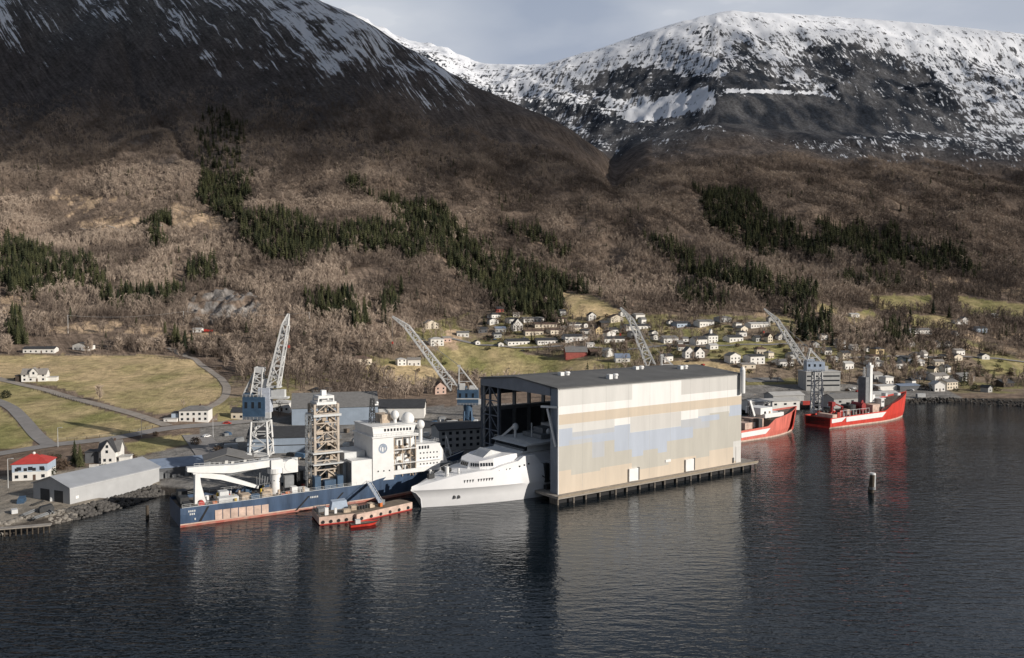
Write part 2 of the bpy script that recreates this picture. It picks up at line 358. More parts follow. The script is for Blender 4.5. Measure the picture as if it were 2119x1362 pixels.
def put(mask, c):
    m = mask[..., None].astype(float); globals()['colr'] = colr * (1 - m) + c * m
vn = sst(.42, .6, fbm(GX / 22, GY / 30, 4, 19))[..., None]
put(inpoly(jx, jy, VILL) & (T > 1.5), C(.27, .21, .155) * (1 - vn) + C(.27, .24, .115) * vn)
FLD = np.zeros((NV, NU), bool)
for poly, s in FIELDS:
    m = inpoly(jx, jy, poly); FLD |= m
    n = np.clip(s + (fbm(GX / 16, GY / 34, 4, 21)[..., None] - .5) * 1.5 + (fbm(GX / 60, GY / 60, 2, 22)[..., None] - .5) * .7, 0, 1)
    put(m, C(.27, .255, .105) * (1 - n) + C(.56, .43, .25) * n)
for poly, s in CLEAR:
    put(inpoly(jx, jy, poly) & (fbm(GX / 14, GY / 20, 3, 41) < .25 + s * .5), C(.50, .37, .25))
QM = inpoly(jx, jy, QUARRY)
QN = QM & (fbm(GX / 11, GY / 17, 3, 52) > .43)
put(QN, (C(.20, .175, .155) * (1 - nb) + C(.40, .37, .34) * nb)); GZ = GZ + QM * (ridged(GX / 16, GY / 22, 3, 51) - .5) * 12
YM = (inpoly(ppx, ppy, YARD[0]) | inpoly(ppx, ppy, YARD[1])) & (T < 2.6) & (T > .7)
put(YM, C(.20, .19, .18) * (1 - nb) + C(.28, .265, .245) * nb)
put(YM & (ppx < 330) & (T < 2.0), C(.33, .28, .22) * (1 - nb) + C(.26, .24, .21) * nb)
put(T < 1.0, C(.07, .062, .055) + 0 * nb)
# snow: thin streaks high on the dark front face, deep on the far mountain, held off steep rock
jn = fbm(GX / 150, GY / 260, 4, 61) - .5; jn2 = fbm(GX / 60, GY / 120, 4, 62) - .5
lo_front = np.interp(PXG, [-400, 0, 120, 200, 330, 420, 520, 640, 740, 860, 960, 1000], [100, 95, 90, 55, 75, 115, 110, 150, 160, 180, 200, 150])   # pixel row where streaks end
alng = np.concatenate([np.zeros((1, NU)), np.cumsum(np.hypot(np.diff(GY, axis=0), np.diff(GZ, axis=0)), 0)], 0)
bx_ = TB * 2200 + .40 * alng
band = sst(.42, .66, fbm(bx_ / 95, alng / 900, 3, 66))
fr = sst(70, -60, ppy - lo_front + jn * 110)
snow_f = (.07 + .22 * fr + .30 * band * fr) * sst(110, 0, ppy - lo_front + jn * 110)
topd = np.interp(PXG, [800, 905, 1000, 1120, 1240, 1330, 1400, 1500, 1620, 1800, 1960, 2119, 2560], [86, 92, 132, 134, 100, 68, 45, 22, 28, 40, 54, 72, 125])
edge = np.interp(PXG, [800, 1000, 1120, 1240, 1330, 1420, 1480, 1560, 1700, 1850, 1960, 2119, 2560], [200, 235, 262, 300, 296, 275, 250, 262, 285, 300, 305, 315, 340])   # pixel row where snow gives out
q = np.clip((ppy + jn * 60 + jn2 * 40 - topd) / (edge - topd), -.5, 1.6)
snow_b = np.interp(q, [-.5, 0, .10, .3, .6, .85, 1.0, 1.15, 1.35], [1.0, .86, .64, .56, .51, .43, .30, .12, 0]) + jn2 * .26
wall_ = np.zeros((NV, NU))
for poly, s in [(P(1480,215, 1495,150, 1530,130, 1600,165, 1720,205, 1800,225, 1840,285, 1640,295, 1500,272, 1478,255), .42), (P(1640,110, 1740,90, 1850,110, 1960,170, 2010,250, 1930,285, 1800,240, 1720,190), .26), (P(1180,165, 1300,140, 1420,150, 1490,165, 1475,200, 1380,205, 1200,185), .30), (P(1520,80, 1560,110, 1600,160, 1580,170, 1530,150), .2), (P(1210,240, 1300,225, 1430,235, 1490,240, 1400,290, 1260,305), .16), (P(1080,200, 1240,205, 1260,250, 1130,235), .16)]:
    m_ = inpoly(ppx + (fbm(GX / 70, GY / 140, 3, 71) - .5) * 60, ppy + (fbm(GX / 70, GY / 140, 3, 72) - .5) * 40, poly); wall_ = np.maximum(wall_, s * m_)
snowfield = inpoly(ppx + jn2 * 30, ppy + jn2 * 16, P(1300,232, 1380,205, 1470,180, 1482,212, 1420,232, 1350,252, 1300,250))
snow_b = np.maximum(snow_b - wall_, .80 * snowfield)
snow_b = np.where(inpoly(ppx, ppy, P(1505,183, 1600,186, 1690,190, 1690,196, 1600,194, 1505,192)), .8, snow_b)
isb = (T > 10.55) | ((PXG > 1345) & (T > 8.8))
snow = np.clip(np.where(isb, snow_b, snow_f), 0, 1); snow = np.where(T < 8.2, 0, snow)
# dark rock shows between the snow
dk_ = (isb * sst(1.3, .9, q))[..., None]
nr = sst(.35, .65, fbm((TB * 2200 + np.where(PXG > 1480, .22, -.13) * alng0) / 30, alng0 / 120, 4, 68))[..., None]
colr = colr * (1 - dk_) + (C(.030, .036, .047) * (1 - nr) + C(.108, .108, .113) * nr) * dk_

def grid_faces(nv, nu):
    a = (np.arange(nv - 1)[:, None] * nu + np.arange(nu - 1)[None, :]).ravel()
    return np.stack([a, a + 1, a + nu + 1, a + nu], 1)
def np_mesh(name, V, Fq, mats, smooth=False):
    """mesh straight from numpy arrays; Fq is n x 3 or n x 4"""
    me = bpy.data.meshes.new(name); V = np.ascontiguousarray(V, np.float32); Fq = np.ascontiguousarray(Fq, np.int32); k = Fq.shape[1]
    me.vertices.add(len(V)); me.vertices.foreach_set('co', V.ravel())
    me.loops.add(Fq.size); me.loops.foreach_set('vertex_index', Fq.ravel())
    me.polygons.add(len(Fq)); me.polygons.foreach_set('loop_start', np.arange(0, Fq.size, k, dtype=np.int32))
    for m in mats: me.materials.append(m)
    me.update(calc_edges=True)
    if smooth: me.polygons.foreach_set('use_smooth', np.ones(len(Fq), bool))
    return me
TV = np.stack([GX, GY, GZ], -1).reshape(-1, 3); TF = grid_faces(NV, NU)
tme = np_mesh('mountainside', TV, TF, [], True)
at = tme.attributes.new('cover', 'FLOAT_COLOR', 'POINT')
at.data.foreach_set('color', np.concatenate([colr.reshape(-1, 3), np.ones((NV * NU, 1))], 1).astype(np.float32).ravel())
at = tme.attributes.new('snow', 'FLOAT', 'POINT'); at.data.foreach_set('value', snow.astype(np.float32).ravel())
# fall-line coordinates for streaks: across the slope, along the slope (metres)
at = tme.attributes.new('wild', 'FLOAT', 'POINT'); at.data.foreach_set('value', (sst(2.6, 3.4, T) * (1 - FLD) * (1 - .6 * inpoly(ppx, ppy, VILL))).astype(np.float32).ravel())
at = tme.attributes.new('fall', 'FLOAT_VECTOR', 'POINT')
along = np.concatenate([np.zeros((1, NU)), np.cumsum(np.hypot(np.diff(GY, axis=0), np.diff(GZ, axis=0)), 0)], 0)
at.data.foreach_set('vector', np.stack([TB * 2200 + 0 * GX + along * np.where(isb, np.where(PXG > 1480, .22, -.13), .40), along * np.where(isb, 1, .45), np.where(isb & (PXG < 1470), GZ, along * .12)], -1).astype(np.float32).ravel())
terrain = bpy.data.objects.new('mountainside', tme); COL.objects.link(terrain)
tag(terrain, 'brown wooded mountainside rising to snowy tops behind the village', kind='structure')

def mountain_mat():
    m = bpy.data.materials.new('mountain_ground'); m.use_nodes = True; t = m.node_tree; p = t.nodes['Principled BSDF']
    N = t.nodes.new; L = t.links.new
    p.inputs['Roughness'].default_value = .95; p.inputs['Specular IOR Level'].default_value = .1
    a = N('ShaderNodeAttribute'); a.attribute_name = 'cover'; s = N('ShaderNodeAttribute'); s.attribute_name = 'snow'; f = N('ShaderNodeAttribute'); f.attribute_name = 'fall'
    tc = N('ShaderNodeTexCoord')
    n1 = N('ShaderNodeTexNoise'); n1.inputs['Scale'].default_value = .13; n1.inputs['Detail'].default_value = 8; n1.inputs['Roughness'].default_value = .7; L(tc.outputs['Object'], n1.inputs['Vector'])
    r1 = N('ShaderNodeMapRange'); r1.inputs[1].default_value = .3; r1.inputs[2].default_value = .7; r1.inputs[3].default_value = .55; r1.inputs[4].default_value = 1.45; L(n1.outputs[0], r1.inputs[0])
    mp5 = N('ShaderNodeMapping'); mp5.inputs['Scale'].default_value = (.13, .035, .03); L(f.outputs['Vector'], mp5.inputs[0])
    n5 = N('ShaderNodeTexNoise'); n5.inputs['Scale'].default_value = 1; n5.inputs['Detail'].default_value = 7; n5.inputs['Roughness'].default_value = .75; L(mp5.outputs[0], n5.inputs['Vector'])
    r5 = N('ShaderNodeMapRange'); r5.inputs[1].default_value = .32; r5.inputs[2].default_value = .68; r5.inputs[3].default_value = .45; r5.inputs[4].default_value = 1.5; L(n5.outputs[0], r5.inputs[0])
    wl = N('ShaderNodeAttribute'); wl.attribute_name = 'wild'; w5 = N('ShaderNodeMixRGB'); w5.inputs[1].default_value = (1, 1, 1, 1); L(wl.outputs['Fac'], w5.inputs[0]); L(r5.outputs[0], w5.inputs[2])
    m5 = N('ShaderNodeMath'); m5.operation = 'MULTIPLY'; L(r1.outputs[0], m5.inputs[0]); L(w5.outputs[0], m5.inputs[1])
    mul = N('ShaderNodeVectorMath'); mul.operation = 'SCALE'; L(a.outputs['Color'], mul.inputs[0]); L(m5.outputs[0], mul.inputs['Scale'])
    mp = N('ShaderNodeMapping'); mp.inputs['Scale'].default_value = (.115, .018, .012); L(f.outputs['Vector'], mp.inputs[0])
    n2 = N('ShaderNodeTexNoise'); n2.inputs['Scale'].default_value = 1; n2.inputs['Detail'].default_value = 9; n2.inputs['Roughness'].default_value = .68; L(mp.outputs[0], n2.inputs['Vector'])
    mp3 = N('ShaderNodeMapping'); mp3.inputs['Scale'].default_value = (.012, .012, .085); L(f.outputs['Vector'], mp3.inputs[0])
    n3 = N('ShaderNodeTexNoise'); n3.inputs['Scale'].default_value = 1; n3.inputs['Detail'].default_value = 9; n3.inputs['Roughness'].default_value = .74; L(mp3.outputs[0], n3.inputs['Vector'])
    av = N('ShaderNodeMath'); av.operation = 'MULTIPLY_ADD'; L(n2.outputs[0], av.inputs[0]); av.inputs[1].default_value = .6
    h = N('ShaderNodeMath'); h.operation = 'MULTIPLY'; L(n3.outputs[0], h.inputs[0]); h.inputs[1].default_value = .4; L(h.outputs[0], av.inputs[2])
    ctr = N('ShaderNodeMapRange'); ctr.inputs[1].default_value = .36; ctr.inputs[2].default_value = .64; ctr.clamp = False; L(av.outputs[0], ctr.inputs[0])
    th = N('ShaderNodeMath'); th.operation = 'ADD'; L(ctr.outputs[0], th.inputs[0]); L(s.outputs['Fac'], th.inputs[1])
    sm = N('ShaderNodeMapRange'); sm.inputs[1].default_value = .94; sm.inputs[2].default_value = 1.06; L(th.outputs[0], sm.inputs[0])
    gate = N('ShaderNodeMath'); gate.operation = 'GREATER_THAN'; gate.inputs[1].default_value = .02; L(s.outputs['Fac'], gate.inputs[0])
    g2 = N('ShaderNodeMath'); g2.operation = 'MULTIPLY'; L(sm.outputs[0], g2.inputs[0]); L(gate.outputs[0], g2.inputs[1])
    mx = N('ShaderNodeMixRGB'); L(g2.outputs[0], mx.inputs[0]); L(mul.outputs[0], mx.inputs[1]); mx.inputs[2].default_value = (.80, .82, .86, 1)
    L(mx.outputs[0], p.inputs['Base Color'])
    bp = N('ShaderNodeBump'); bp.inputs['Strength'].default_value = .5; bp.inputs['Distance'].default_value = 5.0; L(n1.outputs[0], bp.inputs['Height']); L(bp.outputs[0], p.inputs['Normal'])
    return m
tme.materials.append(mountain_mat())
BV = BVHTree.FromPolygons([tuple(v) for v in TV], [tuple(f) for f in TF.tolist()])
def gz(x, y):
    h = BV.ray_cast(Vector((x, y, 3000)), Vector((0, 0, -1)))
    return h[0].z if h[0] is not None else 0.0
def pick(px, py):
    d = Vector(ray(px, py)).normalized(); h = BV.ray_cast(Vector((0, 0, ZC)), d)
    return h[0].copy() if h[0] is not None else at_z(px, py, 3)
def gzs(X, Y):
    return np.array([gz(float(a), float(b)) for a, b in zip(X, Y)])

# ------------------------------------------------------------------ water
def water_mat():
    m = bpy.data.materials.new('sea_water'); m.use_nodes = True; t = m.node_tree; p = t.nodes['Principled BSDF']; N = t.nodes.new; L = t.links.new
    p.inputs['Base Color'].default_value = (.006, .010, .014, 1); p.inputs['Roughness'].default_value = .07; p.inputs['Specular Tint'].default_value = (.56, .76, 1.0, 1); p.inputs['IOR'].default_value = 1.31; p.inputs['Specular IOR Level'].default_value = .5
    tc = N('ShaderNodeTexCoord')
    def wave(sc, det, rot, loc=0):
        mp = N('ShaderNodeMapping'); mp.inputs['Scale'].default_value = sc; mp.inputs['Rotation'].default_value = (0, 0, rot); mp.inputs['Location'].default_value = (loc, loc, 0)
        L(tc.outputs['Object'], mp.inputs[0]); n = N('ShaderNodeTexNoise'); n.inputs['Scale'].default_value = 1; n.inputs['Detail'].default_value = det; n.inputs['Roughness'].default_value = .55
        L(mp.outputs[0], n.inputs['Vector']); return n.outputs[0]
    a = wave((.16, .42, 1), 3, .12); b = wave((.55, 1.1, 1), 2, -.2, 7); c = wave((.012, .02, 1), 3, .3, 3)
    b1 = N('ShaderNodeBump'); b1.inputs['Distance'].default_value = .62; L(a, b1.inputs['Height'])
    # wind patches: calm lanes and ruffled ones
    cm = N('ShaderNodeMapRange'); cm.inputs[1].default_value = .35; cm.inputs[2].default_value = .65; cm.inputs[3].default_value = .28; cm.inputs[4].default_value = .62; L(c, cm.inputs[0]); L(cm.outputs[0], b1.inputs['Strength'])
    b2 = N('ShaderNodeBump'); b2.inputs['Strength'].default_value = .35; b2.inputs['Distance'].default_value = .25; L(b, b2.inputs['Height']); L(b1.outputs[0], b2.inputs['Normal'])
    L(b2.outputs[0], p.inputs['Normal'])
    return m
w = MB(); w.add([(-2600, -1500, 0), (2600, -1500, 0), (2600, 700, 0), (-2600, 700, 0)], [(0, 1, 2, 3)])
water = w.build('water', water_mat()); tag(water, 'dark rippled fjord water', kind='structure')

# ------------------------------------------------------------------ roads
def ribbon(name, pts, width, material, label, lift=.25, step=4.0):
    W = [pick(*p) for p in pts]; S = []
    for a, b in zip(W[:-1], W[1:]):
        n = max(1, int((b - a).length / step))
        S += [a.lerp(b, k / n) for k in range(n)]
    S.append(W[-1])
    for _ in range(6):
        S = [S[0]] + [(S[i - 1] + S[i] * 2 + S[i + 1]) / 4 for i in range(1, len(S) - 1)] + [S[-1]]
    m = MB(); rows = []
    for i, p in enumerate(S):
        d = (S[min(i + 1, len(S) - 1)] - S[max(i - 1, 0)]); d.z = 0; d.normalize(); nrm = Vector((-d.y, d.x, 0)); row = []
        zc = max(gz(p.x, p.y), gz(p.x + nrm.x * width * .25, p.y + nrm.y * width * .25), gz(p.x - nrm.x * width * .25, p.y - nrm.y * width * .25))
        for k in (-.5, -.25, 0, .25, .5):
            q = p + nrm * width * k; row.append((q.x, q.y, max(gz(q.x, q.y), zc - .6) + lift))
        rows.append(row)
    m.loft(rows, cap=False)
    o = m.build(name, material); tag(o, label, kind='structure'); return o
M_road = mat('road_asphalt', (.27, .255, .245), .9, var=.1, scale=.2)
M_track = mat('gravel_track', (.34, .30, .26), .95, var=.15, scale=.3)
ribbon('road', [(-300, 990), (-60, 950), (0, 939), (60, 930), (116, 919), (180, 915), (231, 909), (285, 899), (334, 888), (385, 883), (440, 880), (500, 874), (560, 868)], 8.5, M_road, 'main grey road past the white houses')
ribbon('road', [(-300, 700), (-60, 765), (0, 786), (60, 800), (103, 809), (167, 829), (230, 845), (283, 859), (347, 882)], 6, M_track, 'side road running down between the two fields')
ribbon('road', [(-40, 822), (0, 831), (26, 845), (50, 870), (77, 903), (103, 922)], 6.5, M_road, 'side road curving down to the main road on the far left')
ribbon('road', [(350, 720), (400, 742), (450, 778), (470, 800), (468, 820), (448, 838), (415, 850)], 5, M_track, 'narrow track around the right end of the big field')
ribbon('road', [(405, 900), (425, 925), (440, 945)], 13, M_road, 'wide access road into the shipyard')
ribbon('road', [(930, 700), (960, 706), (1000, 716), (1060, 720), (1150, 716), (1250, 722), (1330, 722)], 5, M_road, 'village road along the top of the green field')
ribbon('road', [(1330, 722), (1400, 712), (1500, 716), (1640, 712), (1720, 720)], 5, M_road, 'village road behind the white houses')
ribbon('road', [(1740, 742), (1850, 738), (1990, 738), (2060, 742), (2180, 756)], 6, M_road, 'shore road leaving the village on the right')
ribbon('path', [(165, 474), (230, 470), (300, 470), (335, 468)], 6, M_track, 'straw-coloured forest track above the spruces')
# ------------------------------------------------------------------ common paints
W_ = mat('white_paint', (.81, .81, .80), .45, var=.05, scale=.35)
W_grey = mat('greyish_white_paint', (.62, .63, .63), .5, var=.08, scale=.4)
GREY = mat('grey_steel', (.22, .23, .24), .6, var=.15, scale=.5)
DARK = mat('dark_steel', (.045, .047, .05), .6, var=.2, scale=.6)
BLACKR = mat('black_rubber', (.02, .02, .022), .8)
GLASS = mat('dark_glass', (.025, .03, .038), .12, var=.15, scale=.8, spec=.6)
BLUEH = mat('blue_hull_paint', (.058, .095, .165), .45, var=.22, scale=.3, streak=True)
BLUEC = mat('blue_crane_paint', (.058, .108, .18), .5, var=.15, scale=.5)
LBLUE = mat('pale_blue_paint', (.42, .50, .62), .5, var=.08)
REDB = mat('red_bottom_paint', (.50, .055, .04), .5, var=.14, scale=.4)
BOOT = mat('worn_boot_paint', (.46, .07, .05), .6, scale=.22, col2=(.50, .33, .26))
REDH = mat('red_hull_paint', (.66, .06, .04), .45, var=.16, scale=.35, streak=True)
REDF = mat('faded_red_hull_paint', (.66, .17, .13), .6, var=.16, scale=.5, streak=True)
PEACH = mat('primer_patches', (.62, .46, .38), .7, var=.18, scale=.45)
BEIGE = mat('beige_machinery', (.52, .42, .32), .6, var=.22, scale=.7)
ORANGE = mat('orange_paint', (.6, .17, .04), .5)
YELL = mat('yellow_paint', (.6, .42, .05), .5)
WOODD = mat('worn_deck', (.20, .16, .125), .85, var=.2, scale=.5)
CONC = mat('concrete', (.34, .31, .275), .85, var=.16, scale=.35)
TIMB = mat('tarred_timber', (.085, .068, .052), .9, var=.25, scale=.8)
SHADE = mat('dark_cladding', (.045, .05, .058), .7, var=.15, scale=.2, ridge=('X', .8))

def local(o, heading):
    """origin and heading (unit xy) -> z rotation"""
    return math.atan2(heading[1], heading[0])

# ------------------------------------------------------------------ the covered dock hall
HA = Vector((16.8, 295.2, 0)); HD = Vector((.814, .581, 0)).normalized(); HRZ = math.atan2(HD.y, HD.x)
HL, HW, HB, HE, HR = 102.0, 51.4, 3.05, 41.5, 43.7
hall = thing('dock_hall', 'huge grey dock hall with pastel-coloured panel wall standing on piles over the water', 'hall', (HA.x, HA.y, 0), HRZ)
pan = {
 'lg': mat('panel_light_grey', (.625, .615, .59), .5, var=.05, scale=.22, streak=True), 'wh': mat('panel_white', (.78, .77, .75), .5, var=.05, scale=.22, streak=True),
 'be': mat('panel_beige', (.585, .50, .40), .5, var=.05, scale=.22, streak=True), 'gr': mat('panel_sand_grey', (.49, .47, .42), .5, var=.05, scale=.22, streak=True),
 'bl': mat('panel_lavender_blue', (.44, .485, .565), .5, var=.05, scale=.22, streak=True), 'b2': mat('panel_blue_grey', (.465, .48, .505), .5, var=.05, scale=.22, streak=True),
 'pe': mat('panel_peach', (.605, .52, .42), .5, var=.05, scale=.22, streak=True), 'gd': mat('panel_pale_grey', (.575, .56, .535), .5, var=.05, scale=.22, streak=True)}
keys = list(pan)
RECT = [(0, 1, 0, 1, 'gr'), (0, .36, .835, 1, 'lg'), (.36, .63, .80, 1, 'wh'), (.63, 1, .825, 1, 'gd'), (0, 1, .755, .835, 'wh'), (.36, .63, .755, .83, 'wh'), (0, 1, .66, .757, 'be'),
 (0, 1, .45, .66, 'bl'), (0, .065, .62, .66, 'lg'), (.065, .27, .575, .66, 'lg'), (.27, .35, .59, .66, 'wh'), (.35, .63, .50, .66, 'lg'), (.355, .63, .505, .655, 'gd'), (.63, .73, .565, .66, 'wh'), (.73, .925, .58, .66, 'lg'), (.925, 1, .60, .66, 'bl'),
 (.065, .27, .53, .575, 'b2'), (.63, .75, .48, .565, 'b2'), (.05, .16, .44, .50, 'b2'), (0, .12, .30, .455, 'gr'), (.12, .16, .38, .46, 'gr'), (.22, .27, .36, .45, 'gr'), (.27, .36, .33, .45, 'bl'), (.36, .55, .25, .45, 'bl'), (.55, .70, .36, .45, 'bl'), (.70, .80, .45, .52, 'b2'), (.80, .92, .44, .60, 'gr'), (.92, 1, .44, .54, 'gr'), (.16, .22, .30, .45, 'b2'), (.78, .86, .52, .58, 'bl'),
 (.42, .50, .20, .30, 'gr'), (0, .06, 0, .22, 'pe'), (.06, .20, 0, .165, 'pe'), (.20, .36, 0, .19, 'pe'), (.36, .56, 0, .11, 'pe'), (.56, .72, 0, .16, 'pe'), (.72, .80, 0, .13, 'pe'), (.80, .95, 0, .19, 'pe'), (.95, 1, 0, .25, 'lg'), (0, 1, 0, .03, 'pe'), (.06, .055, .2, .23, 'gr')]
us = sorted({0, 1, *[round(r[0], 4) for r in RECT], *[round(r[1], 4) for r in RECT]}); vsr = sorted({0, 1, *[round(r[2], 4) for r in RECT], *[round(r[3], 4) for r in RECT]})
m = MB(); zz = lambda v: HB + v * (HE - HB)
vid = {}
for i, u in enumerate(us):
    for j, v in enumerate(vsr): vid[i, j] = len(m.v); m.v.append((u * HL, 0, zz(v)))
for i in range(len(us) - 1):
    for j in range(len(vsr) - 1):
        uc, vc = (us[i] + us[i + 1]) / 2, (vsr[j] + vsr[j + 1]) / 2; k = 'gr'
        for r in RECT:
            if r[0] < uc < r[1] and r[2] < vc < r[3]: k = r[4]
        m.f.append((vid[i, j], vid[i + 1, j], vid[i + 1, j + 1], vid[i, j + 1])); m.mi.append(keys.index(k))
m.build('panel_wall', [pan[k] for k in keys], hall)
m = MB()
for k in range(1, 9): m.box(k * 11.6 - .035, k * 11.6 + .035, -.015, .02, HB + .4, HE - .3)
m.build('panel_joint', mat('panel_joint_grey', (.46, .45, .43), .7), hall)
MB().box(.4, HL - .2, -.22, -.003, HE - .28, HE - .02).build('gutter', mat('gutter_grey', (.42, .42, .41), .5), hall)
INNER = mat('hall_inner_cladding', (.10, .105, .115), .8, var=.15, scale=.2, ridge=('X', 1.5))
BLG = mat('blue_grey_cladding', (.20, .235, .29), .6, var=.08, scale=.2)
m = MB(); m.box(.35, HL, .25, .6, HB, HE - .1)
for k in range(13): m.box(.4 + k * 8.4, .9 + k * 8.4, .6, 4.4, HB, HE - .3); 
m.build('wall_frame', INNER, hall)
MB().box(0, .35, .02, 4.6, HB, HE - .02).build('door_jamb', BLG, hall)
MB().box(-.12, .16, -.12, .5, HB, HE + .05).build('corner_trim', W_, hall)
m = MB(); m.box(0, HL, HW - .6, HW, HB, 29.5); m.box(0, HL, HW - .6, HW, 34.6, HE - .1); m.build('left_wall', INNER, hall)
m = MB()
for k in range(14): m.box(k * 7.75 + .3, k * 7.75 + .9, HW - 2.6, HW - .61, HB, HE - .3)
m.box(.3, HL, HW - 3.4, HW - .62, 13.0, 13.5); m.box(.3, HL, HW - 3.6, HW - 2.65, 28.2, 29.6)
m.build('wall_column', GREY, hall)
m = MB(); m.box(HL - .5, HL, .62, HW - .62, HB, HE - .1); m.build('end_wall', INNER, hall)
m = MB()   # front lattice at the left jamb
for y in (HW - 12.6, HW - 6.6, HW - .7): m.box(.1, .8, y - .45, y + .45, HB, HE - 2.6)
zs = [HB + k * 6.0 for k in range(7)]
for a, b in zip(zs[:-1], zs[1:]):
    m.bar((.45, HW - 12.6, a), (.45, HW - .7, a), .45)
    m.bar((.45, HW - 12.6, a), (.45, HW - 6.6, b), .35); m.bar((.45, HW - 6.6, b), (.45, HW - .7, a), .35)
m.build('jamb_lattice', mat('blue_grey_steel', (.12, .14, .175), .6), hall)
ROOFM = mat('roof_felt', (.128, .128, .127), .85, var=.12, scale=.12)
e = .25
m = MB(); m.prism([(-e, HE), (HW / 2, HR), (HW + e, HE), (HW + e, HE + .5), (HW / 2, HR + .5), (-e, HE + .5)], 'x', -.6, HL + .3)
m.build('roof', ROOFM, hall)
m = MB(); m.prism([(4.6, HE - 2.8), (HW - .7, HE - 2.8), (HW - .7, HE - .05), (HW / 2, HR - .05), (4.6, HE + .2)], 'x', -.3, .6); m.build('gable_fascia', mat('gable_blue_grey', (.20, .22, .26), .6, var=.08, scale=.2, ridge=('Y', 1.2)), hall)
m = MB()
for k in range(1, 9): m.bar((k * 11.3, 1, HE - .6), (k * 11.3, HW - 1, HE - .6), .5); m.bar((k * 11.3, 1, HE - 3.6), (k * 11.3, HW - 1, HE - 3.6), .5); [m.bar((k * 11.3, 2 + q * 6, HE - 3.6), (k * 11.3, 5 + q * 6, HE - .6), .3) for q in range(8)]
m.build('roof_truss', DARK, hall)
for u, y in ((19, 22), (33, 9), (62, 24), (83, 18)):
    r = MB(); r.box(u - .9, u + .9, y - 1, y + 1, HR - 2.2, HR + 1.7 - abs(y - HW / 2) * .05); r.tube((u + 3.2, y, HR - 2), (u + 3.2, y, HR + 1.1 - abs(y - HW / 2) * .05), .9, n=12); r.tube((u + 3.2, y, HR + 1.1 - abs(y - HW / 2) * .05), (u + 3.2, y, HR + 1.8 - abs(y - HW / 2) * .05), 1.3, .9, n=12)
    r.build('roof_vent', W_, hall)
for u in (37.2, 69.0):
    d = MB().box(u - 2.4, u + 2.4, -.7, .1, HB + .35, HB + 5.2).build('hall_door', W_, hall)
    MB().box(u + 2.42, u + 3.3, -.45, .1, HB + .35, HB + 5.3).build('door_post', DARK, d)
MB().box(55.2, 58.2, -.25, .1, HB + 5.4, HB + 6.4).build('wall_lamp_box', W_, hall)
m = MB(); m.box(98.6, 101.8, -.15, .05, HB + .2, HB + 7.2); m.build('corner_panel', pan['lg'], hall)
MB().box(96.3, 97.3, -.14, .1, HB + .3, HB + 2.6).build('side_door', DARK, hall)
p = (.2, -.4)
m = MB(); m.tube((HL - 1.0, -1.3, HE - 8), (HL - 1.0, -1.3, HE + 2.2), 1.15, n=14); m.tube((HL - 1.0, -1.3, HE + 2.2), (HL - 1.0, -1.3, HE + 3.4), 1.15, .5, n=14); m.build('vent_stack', W_, hall, smooth=True)
m = MB(); m.bar((-.3, 1.1, 20.5), (-1.2, 4.9, 34.1), .65); m.bar((-1.9, 7.6, 34.6), (.1, .6, 34.9), 1.0, .8); m.build('leaning_bracket', W_, hall)

# pier under the hall
pier = thing('pier', 'concrete deck on dark piles under the long wall of the dock hall', 'pier', (HA.x, HA.y, 0), HRZ)
MB().box(-2.5, 110, -3.0, HW + 2, 2.1, 3.0).build('deck', CONC, pier)
m = MB(); m.box(-2.5, 110, -3.15, -2.95, 2.55, 3.35); m.build('kerb_beam', mat('pier_edge', (.30, .25, .19), .85), pier)
MB().box(-1.5, 108, -.9, -.5, -1.5, 2.1).build('under_deck_shade', BLACKR, pier)  # black sheet standing in for the shaded void beneath the deck
q0 = MB().tube((0, 0, -3), (0, 0, 2.1), .42, n=10).build('pile', mat('pier_pile', (.22, .19, .16), .85, var=.25), pier, loc=(-2, -2.2, 0))
for k in range(1, 17):
    c = copy_part(q0, pier); c.location = (-2 + k * 6.9, -2.2 - (.6 if k % 3 == 1 else -.7), 0)
for k in range(1, 12):
    c = copy_part(q0, pier); c.location = (-2, -2.2 + k * 1.0 if k < 5 else HW - 8 + (k - 5) * 1.7, 0)

# ------------------------------------------------------------------ hull generator (x = forward from the stern, y = port, z = up)
def hull(levels, L, n=44, mats=None):
    """levels: (z or f(x), half breadth, x where it starts to narrow, stem x, power, stern factor, material index of the strake below)"""
    m = MB(); nl = len(levels); ts = [i / n for i in range(n + 1)]; rows = []
    for t in ts:
        pr, st = [], []
        for (z, B, sa, sb, pw, sf, mi) in levels:
            x = t * sb if t < .6 else .6 * sb + (sb - .6 * sb) * (1 - (1 - (t - .6) / .4) ** 1.35)
            if x <= sa: b = B * (sf + (1 - sf) * min(1, x / 12.0))
            else: b = B * max(0.0, 1 - ((x - sa) / (sb - sa)) ** pw)
            b = max(b, .06); zz = z(x) if callable(z) else z
            st.append((x, -b, zz)); pr.append((x, b, zz))
        rows.append(pr[::-1] + st)
    k = 2 * nl
    vs = [p for r in rows for p in r]; fs = []; mi = []
    for j in range(n):
        for i in range(k - 1):
            fs.append((j * k + i, j * k + i + 1, (j + 1) * k + i + 1, (j + 1) * k + i))
            lv = (nl - 1 - i) if i < nl - 1 else (0 if i == nl - 1 else i - nl + 1)
            mi.append(levels[max(lv, 0)][6])
    fs.append(tuple(range(k))); mi.append(levels[-1][6])
    m.v = vs; m.f = fs; m.mi = mi
    deck = [(r[0], r[-1]) for r in rows]
    return m, deck
def deck_mesh(deck, dz):
    m = MB(); m.loft([[(a[0], a[1] * .985, a[2] + dz), (b[0], b[1] * .985, b[2] + dz)] for a, b in deck], cap=False); return m
def lin(*pts):
    xs_, zs_ = [p[0] for p in pts], [p[1] for p in pts]
    return lambda x: float(np.interp(x, xs_, zs_))
